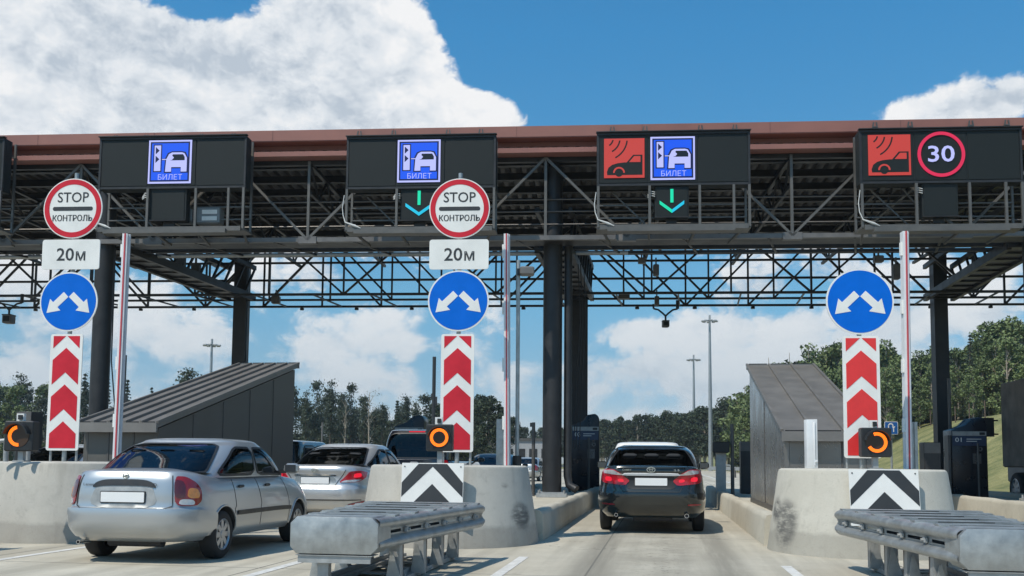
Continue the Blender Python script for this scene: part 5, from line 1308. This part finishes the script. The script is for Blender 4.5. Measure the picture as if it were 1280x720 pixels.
wh, _, wg = make_car('white_offroader', 'white off-roader whose roof shows just above the black sedan', 'car', (P4.x, 23.0, 0), -LA, suv('paint_white', 1.85, 1.70, 1.10, 4.6))
m = MB().mat(MATS['black_plastic'])
for s in (-1, 0, 1): m.box((s*.52, .75, 1.72), (.04, .10, .03))
m.build('roof_rail', wh)
# --- small distant traffic
def far_sedan(px, Y, paint, label, rz=-LA, sc=1.0, z=0):
    c = P(px, 590, Y); d = dict(lz); d.update(paint=paint, hi=False, texts=[], patches=[p for p in lz['patches'] if p[0] in ('tail_light', 'bumper')], strips=[], plate=lz['plate']); d.pop('emblem')
    r, _, _ = make_car('passenger_car', label, 'car', (c.x, Y, z), rz, d); r.scale = (sc,)*3
far_sedan(607, 32, 'paint_blue', 'blue-grey car half behind the concrete nose near the grey barrier cabinet')
far_sedan(656, 58, 'paint_silver', 'small silver car beyond the floodlight pole')
far_sedan(20, 17.6, 'paint_silver', 'silver car whose roof peeps over the nose under the thin lit orange lamp', -R(12))
far_sedan(98, 22, 'paint_navy', 'dark car behind the stop sign post of the far nose', -R(10))
P5 = P(336, 600, 25.5)
make_car('grey_minivan', 'dark grey minivan corner showing past the dark shelter', 'van', (P5.x-.1, 25.5, 0), -R(9), suv('paint_black', 1.8, 1.72, 1.05, 4.6, lit=True))

# --- lorry at the frame edge
tx = P(1252, 560, 27.2); u, v = lane_uv(Vector((tx.x, 27.2, 0))); Wt = 2.5
t = thing('dusty_lorry', 'dusty brown-grey lorry at the picture edge beside the kiosk numbered 01', 'lorry', lane(9.75+Wt/2, 22.0), -LA)
dusty = M('lorry_dust', (.17, .13, .10), .85, 0, .45, 1.6, .2, 20, col2=(.25, .21, .17), detail=10)
m = MB().mat(dusty); m.cbox((0, 3.8, 2.35), (Wt, 7.6, 2.42), .04); m.build('cargo_box', t)
m = MB().mat(MATS['steel_grey']);
for k in range(5): m.box((-Wt/2+.05+k*(Wt-.1)/4, -.03, 2.35), (.09, .06, 2.40))
m.box((0, -.03, 3.5), (Wt, .07, .12)); m.box((0, -.03, 1.2), (Wt, .08, .14)); m.build('rear_frame', t)
m = MB().mat(MATS['black_plastic']); m.box((0, 3.8, .98), (1.0, 7.4, .22)); m.box((0, .1, .55), (2.3, .12, .14)); m.box((-.8, .15, .75), (.1, .1, .4)); m.box((.8, .15, .75), (.1, .1, .4)); m.build('chassis', t)
for y in (1.4, 2.7, 6.8):
    for s in (-1, 1): wheel(t, s*(Wt/2-.2), y, .50, .32, s, 8, 'cover')
m = MB().mat(M('cab_grey', (.14, .15, .16), .5)); m.cbox((.3, 8.5, 1.45), (1.7, 1.7, 1.6), .08); m.build('cab', t)
for s in (-1, 1):
    m = MB().mat(MATS['lamp_lit']); m.box((s*(Wt/2-.2), -.02, .86), (.16, .04, .12)); m.build('tail_light', t)
    m = MB().mat(MATS['black_plastic']); m.box((s*(Wt/2-.35), .9, .6), (.5, .02, .55)); m.build('mudflap', t)
m = MB().mat(MATS['black_plastic']); m.box((-Wt/2-.30, 7.8, 2.3), (.3, .1, .55)); m.beam((-Wt/2, 7.9, 2.5), (-Wt/2-.3, 7.8, 2.5), .04); m.beam((-Wt/2, 7.9, 2.1), (-Wt/2-.3, 7.8, 2.1), .04); m.build('mirror', t)
# --- small things beyond
def mast(px, py_top, D, h, label):
    c = P(px, py_top, D); g0 = terr(c.x, c.y); t = thing('light_mast', label, 'light mast', (c.x, c.y, g0), 0, 'tall light masts beyond the plaza'); H = c.z-g0
    m = MB().mat(MATS['galvanised']); m.tube([(0, 0, 0), (0, 0, H)], [h*.012+.10, h*.004+.07], 8); m.build('pole', t, smooth=60)
    m = MB().mat(MATS['galvanised_dull'])
    for k in range(8):
        a = math.pi*k/4; m.beam((0, 0, H-.3), (.95*math.cos(a), .95*math.sin(a), H-.4), .10); m.cbox((1.05*math.cos(a), 1.05*math.sin(a), H-.45), (.5, .36, .26), .05)
    m.tube([(0, 0, H-.3), (0, 0, H+.5)], .16, 6); m.build('lamp_cluster', t)
mast(887, 398, 150, 24, 'taller of two light masts right of the double columns'); mast(867, 447, 175, 20, 'shorter of two light masts before the dark forest'); mast(265, 428, 140, 22, 'light mast above the ribbed shelter roof')
for (px, pt, D, r, lab) in ((543, 446, 90, .17, 'dark mast beside the full orange ring lamp'), (157, 444, 90, .14, 'dark chimney-like pole among the spruces'), (403, 528, 60, .05, 'thin pale pole before the pines by the silver sedan')):
    c = P(px, pt, D); m = MB().mat(MATS['black_plastic' if D > 80 else 'steel_light']); m.tube([(0, 0, 0), (0, 0, c.z)], r, 8)
    if D > 80: m.box((.2, 0, c.z*.62), (.25, .2, .8)); m.box((-.15, 0, c.z*.66), (.2, .2, .5))
    o = m.build('pole', smooth=60); o.location = (c.x, c.y, 0); tag(o, lab, 'pole')
# blue lane sign
c = P(1114, 535, 36); t = thing('blue_sign', 'small blue turning-arrow sign beside the red arrow panel', 'road sign', (c.x, c.y, 0), -LA)
s = .24*2; m = MB().mat(MATS['sign_white']).prism(rrect(0, c.z, s, s, .04), -.01, .01); m.build('plate', t)
m = MB().mat(M('sign_blue_dull', (.01, .10, .33), .5)).prism(rrect(0, c.z, s*.93, s*.93, .03), -.014, -.0105); m.build('blue_field', t)
m = MB().mat(MATS['sign_white']); m.box((-.10, -.018, c.z-.02), (.035, .003, .26)); m.ring(-.02, c.z+.08, .06, .10, -.0195, -.0165, 0, 180, 20); m.prism([(.02, c.z+.06), (.14, c.z+.06), (.08, c.z-.04)], -.0195, -.0165); m.box((.08, -.018, c.z-.08), (.035, .003, .14)); m.build('arrow', t)
m = MB().mat(MATS['galvanised_dull']); m.tube([(0, .05, 0), (0, .05, c.z+s/2)], .04, 8); m.build('pole', t)
# guard rails and a low barrier far out
def gr(u0, v0, u1, v1, label, z=.75):
    t = thing('guard_rail', label, 'guard rail', (0, 0, 0)); a, b_ = lane(u0, v0), lane(u1, v1); z0, z1 = terr(a.x, a.y), terr(b_.x, b_.y)
    m = MB().mat(MATS['galvanised_dull']); m.beam((a.x, a.y, z+z0), (b_.x, b_.y, z+z1), .06, .30); m.build('rail', t); n = int((b_-a).length/4)
    for k in range(n): p = a+(b_-a)*k/n; m = MB().mat(MATS['steel_grey']); m.box((p.x, p.y+.06, z/2), (.12, .10, z+.1)); m.build('rail_post', t)
gr(10.8, 70, 10.6, 190, 'grey guard rail along the far edge of the plaza'); gr(2.4, 95, 10.0, 70, 'grey guard rail crossing behind the black sedan')
gr(-24, 70, -9, 115, 'grey guard rail in front of the pines')
# far plaza building glimpsed left of the double columns
c = P(655, 550, 120); t = thing('service_building', 'pale low service building beyond the floodlight pole', 'building', (c.x, c.y, 0), -LA)
m = MB().mat(M('bld', (.32, .33, .34), .7)); m.box((0, 0, 1.9), (7.5, 5, 3.8)); m.build('wall', t); m = MB().mat(MATS['steel_grey']); m.box((0, 0, 3.9), (7.9, 5.4, .25)); m.build('roof', t)
for k in range(5):
    m = MB().mat(MATS['steel_dark']); m.box((-3+1.5*k, -2.52, 2.2), (1.0, .05, 1.1)); m.build('window', t)
# fence on the embankment
for k in range(15):
    v = 58+k*4.2; p = lane(27.5, v); z = terr(p.x, p.y); m = MB().mat(MATS['wood']); m.tube([(0, 0, -.2), (0, 0, 1.5)], .055, 6); o = m.build('fence_post', smooth=60); o.location = (p.x, p.y, z); tag(o, 'weathered fence post on the grassy bank under the trees', 'fence post', 'fence posts along the top of the bank')

# ------------------------------------------------------------------ trees
def leaf_mat(name, a, b):
    m = bpy.data.materials.new(name); m.use_nodes = True; MATS[name] = m; t = m.node_tree; bs = t.nodes['Principled BSDF']; bs.inputs['Roughness'].default_value = .7
    tcn = t.nodes.new('ShaderNodeTexCoord'); n = t.nodes.new('ShaderNodeTexNoise'); n.inputs['Scale'].default_value = 1.6; n.inputs['Detail'].default_value = 5; t.links.new(tcn.outputs['Object'], n.inputs['Vector'])
    oi = t.nodes.new('ShaderNodeObjectInfo'); ad = t.nodes.new('ShaderNodeMath'); ad.operation = 'MULTIPLY_ADD'; t.links.new(oi.outputs['Random'], ad.inputs[0]); ad.inputs[1].default_value = .35; t.links.new(n.outputs['Fac'], ad.inputs[2])
    r = t.nodes.new('ShaderNodeValToRGB'); t.links.new(ad.outputs[0], r.inputs[0]); r.color_ramp.elements[0].position = .4; r.color_ramp.elements[0].color = (*a, 1); r.color_ramp.elements[1].position = .9; r.color_ramp.elements[1].color = (*b, 1)
    t.links.new(r.outputs[0], bs.inputs['Base Color'])
    return m
leaf_mat('leaf_pine', (.028, .044, .028), (.060, .080, .048)); leaf_mat('leaf_spruce', (.022, .038, .024), (.042, .062, .036))
leaf_mat('leaf_dark', (.020, .034, .016), (.045, .065, .028)); leaf_mat('leaf_green', (.078, .112, .038), (.155, .20, .072))
M('bark', (.12, .09, .065), .9, 0, .3, 8); M('bark_pale', (.33, .28, .22), .85, 0, .35, 5)
RN = random.Random(3)
def tree_mesh(kind, seed):
    rn = random.Random(seed); V, F = [], []
    def tri(c, s, up=.3):
        a = Vector((rn.gauss(0, 1), rn.gauss(0, 1), rn.gauss(0, .6))).normalized(); b = a.cross(Vector((rn.gauss(0, 1), rn.gauss(0, 1), rn.gauss(0, 1)))).normalized()
        k = len(V); V.extend([tuple(c+a*s), tuple(c-a*s*.5+b*s*.8), tuple(c-a*s*.5-b*s*.8)]); F.append((k, k+1, k+2))
    limbs = []
    if kind == 'pine':      # height 10, foliage in flat tiers on upper half
        for i in range(24):
            h = rn.uniform(3.9, 9.7); rad = (1.55-.27*max(0, h-5.4))*rn.uniform(.5, 1.1); a = rn.uniform(0, 6.28); rr = rad*rn.uniform(.3, .9); c = Vector((rr*math.cos(a), rr*math.sin(a), h))
            limbs.append((Vector((0, 0, h-.4)), c)); s = rn.uniform(.45, .85)
            for _ in range(90): tri(c+Vector((rn.gauss(0, s*.6), rn.gauss(0, s*.6), rn.gauss(0, s*.36))), rn.uniform(.10, .20))
    elif kind == 'spruce':
        for i in range(26):
            h = .8+9.0*i/26; rad = (9.9-h)*.20+.05
            for j in range(7):
                a = rn.uniform(0, 6.28)
                L_ = rad*rn.uniform(.6, 1.15)
                for _ in range(11):
                    t_ = rn.uniform(.1, 1); tri(Vector((L_*t_*math.cos(a)+rn.gauss(0, .06), L_*t_*math.sin(a)+rn.gauss(0, .06), h-t_*L_*.35+rn.gauss(0, .05))), rn.uniform(.08, .15))
    elif kind == 'bare':
        for i in range(14):
            h = rn.uniform(3.5, 9.6); a = rn.uniform(0, 6.28); rr = (1.1-.08*abs(h-6))*rn.uniform(.5, 1.1); c = Vector((rr*math.cos(a), rr*math.sin(a), h+.5)); limbs.append((Vector((0, 0, h-.6)), c))
            for _ in range(34): tri(c+Vector((rn.gauss(0, .4), rn.gauss(0, .4), rn.gauss(0, .35))), rn.uniform(.05, .10))
    else:
        for i in range(38):
            lo_ = 1.0 if kind == 'green' else 2.6
            h = rn.uniform(lo_, 9.3); rad = (2.1 if kind == 'green' else 1.7)*math.sin(min(1, (h-lo_+1)/(10.3-lo_))*math.pi)**.6; a = rn.uniform(0, 6.28); rr = rad*math.sqrt(rn.uniform(.05, 1)); c = Vector((rr*math.cos(a), rr*math.sin(a), h))
            limbs.append((Vector((0, 0, max(1.2, h-1.6))), c)); s = rn.uniform(.5, .95)
            for _ in range(80):
                d = Vector((rn.gauss(0, 1), rn.gauss(0, 1), rn.gauss(0, 1))).normalized()*s*rn.uniform(.55, 1.05); d.z *= .8; tri(c+d, rn.uniform(.12, .24))
    me = bpy.data.meshes.new('crown'); me.from_pydata(V, [], F)
    tb = MB(); base = .16 if kind != 'spruce' else .13
    bend = rn.uniform(-.25, .25); tb.tube([(0, 0, -.3), (bend*.3, 0, 3), (bend, .1, 6), (bend*.7, 0, 9.6)], [base, base*.75, base*.45, .02], 7)
    for a, c in limbs: tb.tube([tuple(a), tuple((a+c)/2+Vector((0, 0, .12))), tuple(c)], [.05, .035, .012], 4)
    mt = bpy.data.meshes.new('trunk'); mt.from_pydata(tb.v, [], tb.f)
    return me, mt
TM = {}
for kind, lm, bk, nvar in (('pine', 'leaf_pine', 'bark', 5), ('spruce', 'leaf_spruce', 'bark', 3), ('bare', 'leaf_pine', 'bark_pale', 2), ('dark', 'leaf_dark', 'bark_pale', 5), ('green', 'leaf_green', 'bark_pale', 6)):
    TM[kind] = []
    for k in range(nvar):
        a, b = tree_mesh(kind, hash(kind) % 1 + k*13+len(kind)*7); a.materials.append(MATS[lm]); b.materials.append(MATS[bk]); TM[kind].append((a, b))
NMS = {'pine': 'pine_tree', 'spruce': 'spruce_tree', 'bare': 'thin_tree', 'dark': 'forest_tree', 'green': 'leafy_tree'}
GRP = {'pine': ('tall pine standing in the tree line behind the silver sedan', 'pines behind the plaza'), 'spruce': ('pointed dark spruce beyond the ribbed shelter', 'spruces behind the shelter'),
       'bare': ('thin half-bare tree among the pines', 'thin trees among the pines'), 'dark': ('dark tree in the dense forest wall beyond the light masts', 'trees of the dark forest'), 'green': ('light green leafy tree on the bank behind the shelter and lorry', 'leafy trees on the bank')}
def tree(kind, px, py_top, D, wide=1.0, label=None):
    c = P(px, py_top, D); g = terr(c.x, c.y); h = c.z-g
    if h < 1: return
    a, b = RN.choice(TM[kind]); t = thing(NMS[kind], label or GRP[kind][0], 'tree', (c.x, c.y, g), RN.uniform(0, 6.28), None if label else GRP[kind][1]); s = h/10.0; t.scale = (s*wide*RN.uniform(.9, 1.1), s*wide*RN.uniform(.9, 1.1), s)
    for me, nm in ((a, 'crown'), (b, 'trunk')):
        o = bpy.data.objects.new(nm, me); COL.objects.link(o); o.parent = t
# left edge mixed woods
for i in range(20):
    px = -40+i*8.5+RN.uniform(-4, 4); tree(RN.choice(['bare', 'pine', 'pine', 'spruce', 'green']), px, RN.uniform(468, 500), RN.uniform(110, 150), RN.uniform(.7, 1.1))
for px, py, w in ((107, 462, .9), (135, 468, .8), (148, 478, .8), (160, 470, .9), (190, 480, .8), (203, 484, .7), (122, 480, .9)): tree('spruce', px, py, 120, w)
tree('pine', 235, 462, 110, .9, 'lone round pine top over the ribbed shelter roof')
# pines in the middle
for px, py in ((352, 492), (366, 483), (383, 490), (397, 477), (414, 477), (427, 492), (440, 480), (456, 496), (478, 506)): tree('pine', px, py, RN.uniform(118, 135), RN.uniform(.62, .8))
tree('bare', 463, 486, 118, .9); tree('bare', 432, 494, 118, .7)
for i in range(22): tree(RN.choice(['pine', 'spruce', 'pine']), 345+i*8+RN.uniform(-5, 5), RN.uniform(492, 515), RN.uniform(140, 160), .75)
for px, py in ((497, 497), (508, 494), (520, 500), (532, 494), (547, 502), (560, 500), (600, 488), (612, 490), (592, 496), (626, 505)): tree('dark' if px > 585 else RN.choice(['pine', 'spruce', 'dark']), px, py, RN.uniform(100, 120), RN.uniform(.8, 1.1))
for i in range(14): tree(RN.choice(['pine', 'dark', 'spruce']), 470+i*13+RN.uniform(-5, 5), RN.uniform(512, 524), RN.uniform(125, 150), 1)
for i in range(14): tree('dark', 630+i*10+RN.uniform(-4, 4), RN.uniform(531, 538)-max(0, i-9)*1.5, RN.uniform(210, 240), 1.1)
# dark forest wall rising towards the bank
for row in range(3):
    for i in range(27):
        px = 745+i*8.6+RN.uniform(-4, 4); f_ = (px-750)/215; top = 524-f_*26+(row*4)+RN.uniform(-4, 4)
        if px > 905: top -= 9
        tree('dark', px, top, 190-f_*30+row*7, RN.uniform(.8, 1.15))
# leafy trees on the bank
prof = [(930, 478), (950, 452), (962, 440), (985, 436), (1010, 424), (1030, 428), (1050, 425), (1068, 432), (1090, 420), (1110, 418), (1130, 432), (1150, 434), (1170, 428), (1195, 430), (1212, 425), (1228, 412), (1240, 396), (1258, 391), (1275, 396), (1290, 388), (1310, 392), (1335, 385)]
for px, py in prof: tree('green', px, py+RN.uniform(-2, 3), 124-(px-930)*.07+RN.uniform(-3, 3), RN.uniform(.85, 1.1))
for i in range(34):
    px = 935+i*12+RN.uniform(-5, 5); py = np.interp(px, [p[0] for p in prof], [p[1] for p in prof]); tree('green', px, py+RN.uniform(18, 45), 116-(px-930)*.07+RN.uniform(-4, 4), RN.uniform(.8, 1.1))
for i in range(30):
    px = 935+i*13+RN.uniform(-5, 5); py = np.interp(px, [p[0] for p in prof], [p[1] for p in prof]); tree('dark' if i % 3 else 'green', px, py+RN.uniform(6, 20), 134+RN.uniform(-4, 4), 1.1)
tree('spruce', 1212, 414, 95, .8, 'single pointed spruce rising among the leafy trees on the bank')
for k in range(9): tree('green', 1325+k*22, 380, 85+k, 1.1)

def bush(px, D, h, kind='green', wide=1.7, near='leafy bush closing the foot of the trees on the bank', grp='bushes under the bank trees'):
    c = P(px, 560, D); g = terr(c.x, c.y); a, b = RN.choice(TM[kind]); t = thing('bush', near, 'bush', (c.x, c.y, g-.2*h), RN.uniform(0, 6.28), grp); s = h/10.0*1.2; t.scale = (s*wide, s*wide, s)
    for me, nm in ((a, 'crown'), (b, 'trunk')):
        o = bpy.data.objects.new(nm, me); COL.objects.link(o); o.parent = t
for i in range(34): bush(930+i*11+RN.uniform(-4, 4), 126-i*.75+RN.uniform(-3, 3), RN.uniform(3.5, 5.5), 'dark' if i % 3 == 0 else 'green')
for i in range(26): bush(335+i*12+RN.uniform(-4, 4), 150+RN.uniform(-5, 5), RN.uniform(4, 6.5), 'dark', 1.8, 'dark undergrowth bush at the foot of the far pines', 'bushes under the pines')
for i in range(14): bush(-20+i*12+RN.uniform(-4, 4), 145+RN.uniform(-5, 5), RN.uniform(5, 8), 'dark', 1.8, 'dark undergrowth bush in the wood by the picture edge', 'bushes in the edge wood')
# ------------------------------------------------------------------ air over the far woods
hz = bpy.data.materials.new('haze_air'); hz.use_nodes = True; t_ = hz.node_tree; t_.nodes.clear(); ho = t_.nodes.new('ShaderNodeOutputMaterial'); hv = t_.nodes.new('ShaderNodeVolumePrincipled')
hv.inputs['Color'].default_value = (.80, .88, .95, 1); hv.inputs['Density'].default_value = .00035; hv.inputs['Anisotropy'].default_value = .2; t_.links.new(hv.outputs[0], ho.inputs['Volume'])
hb = MB().mat(hz); hb.box((0, 190, 29), (1300, 1160, 62)); o = hb.build('haze'); tag(o, kind='stuff')
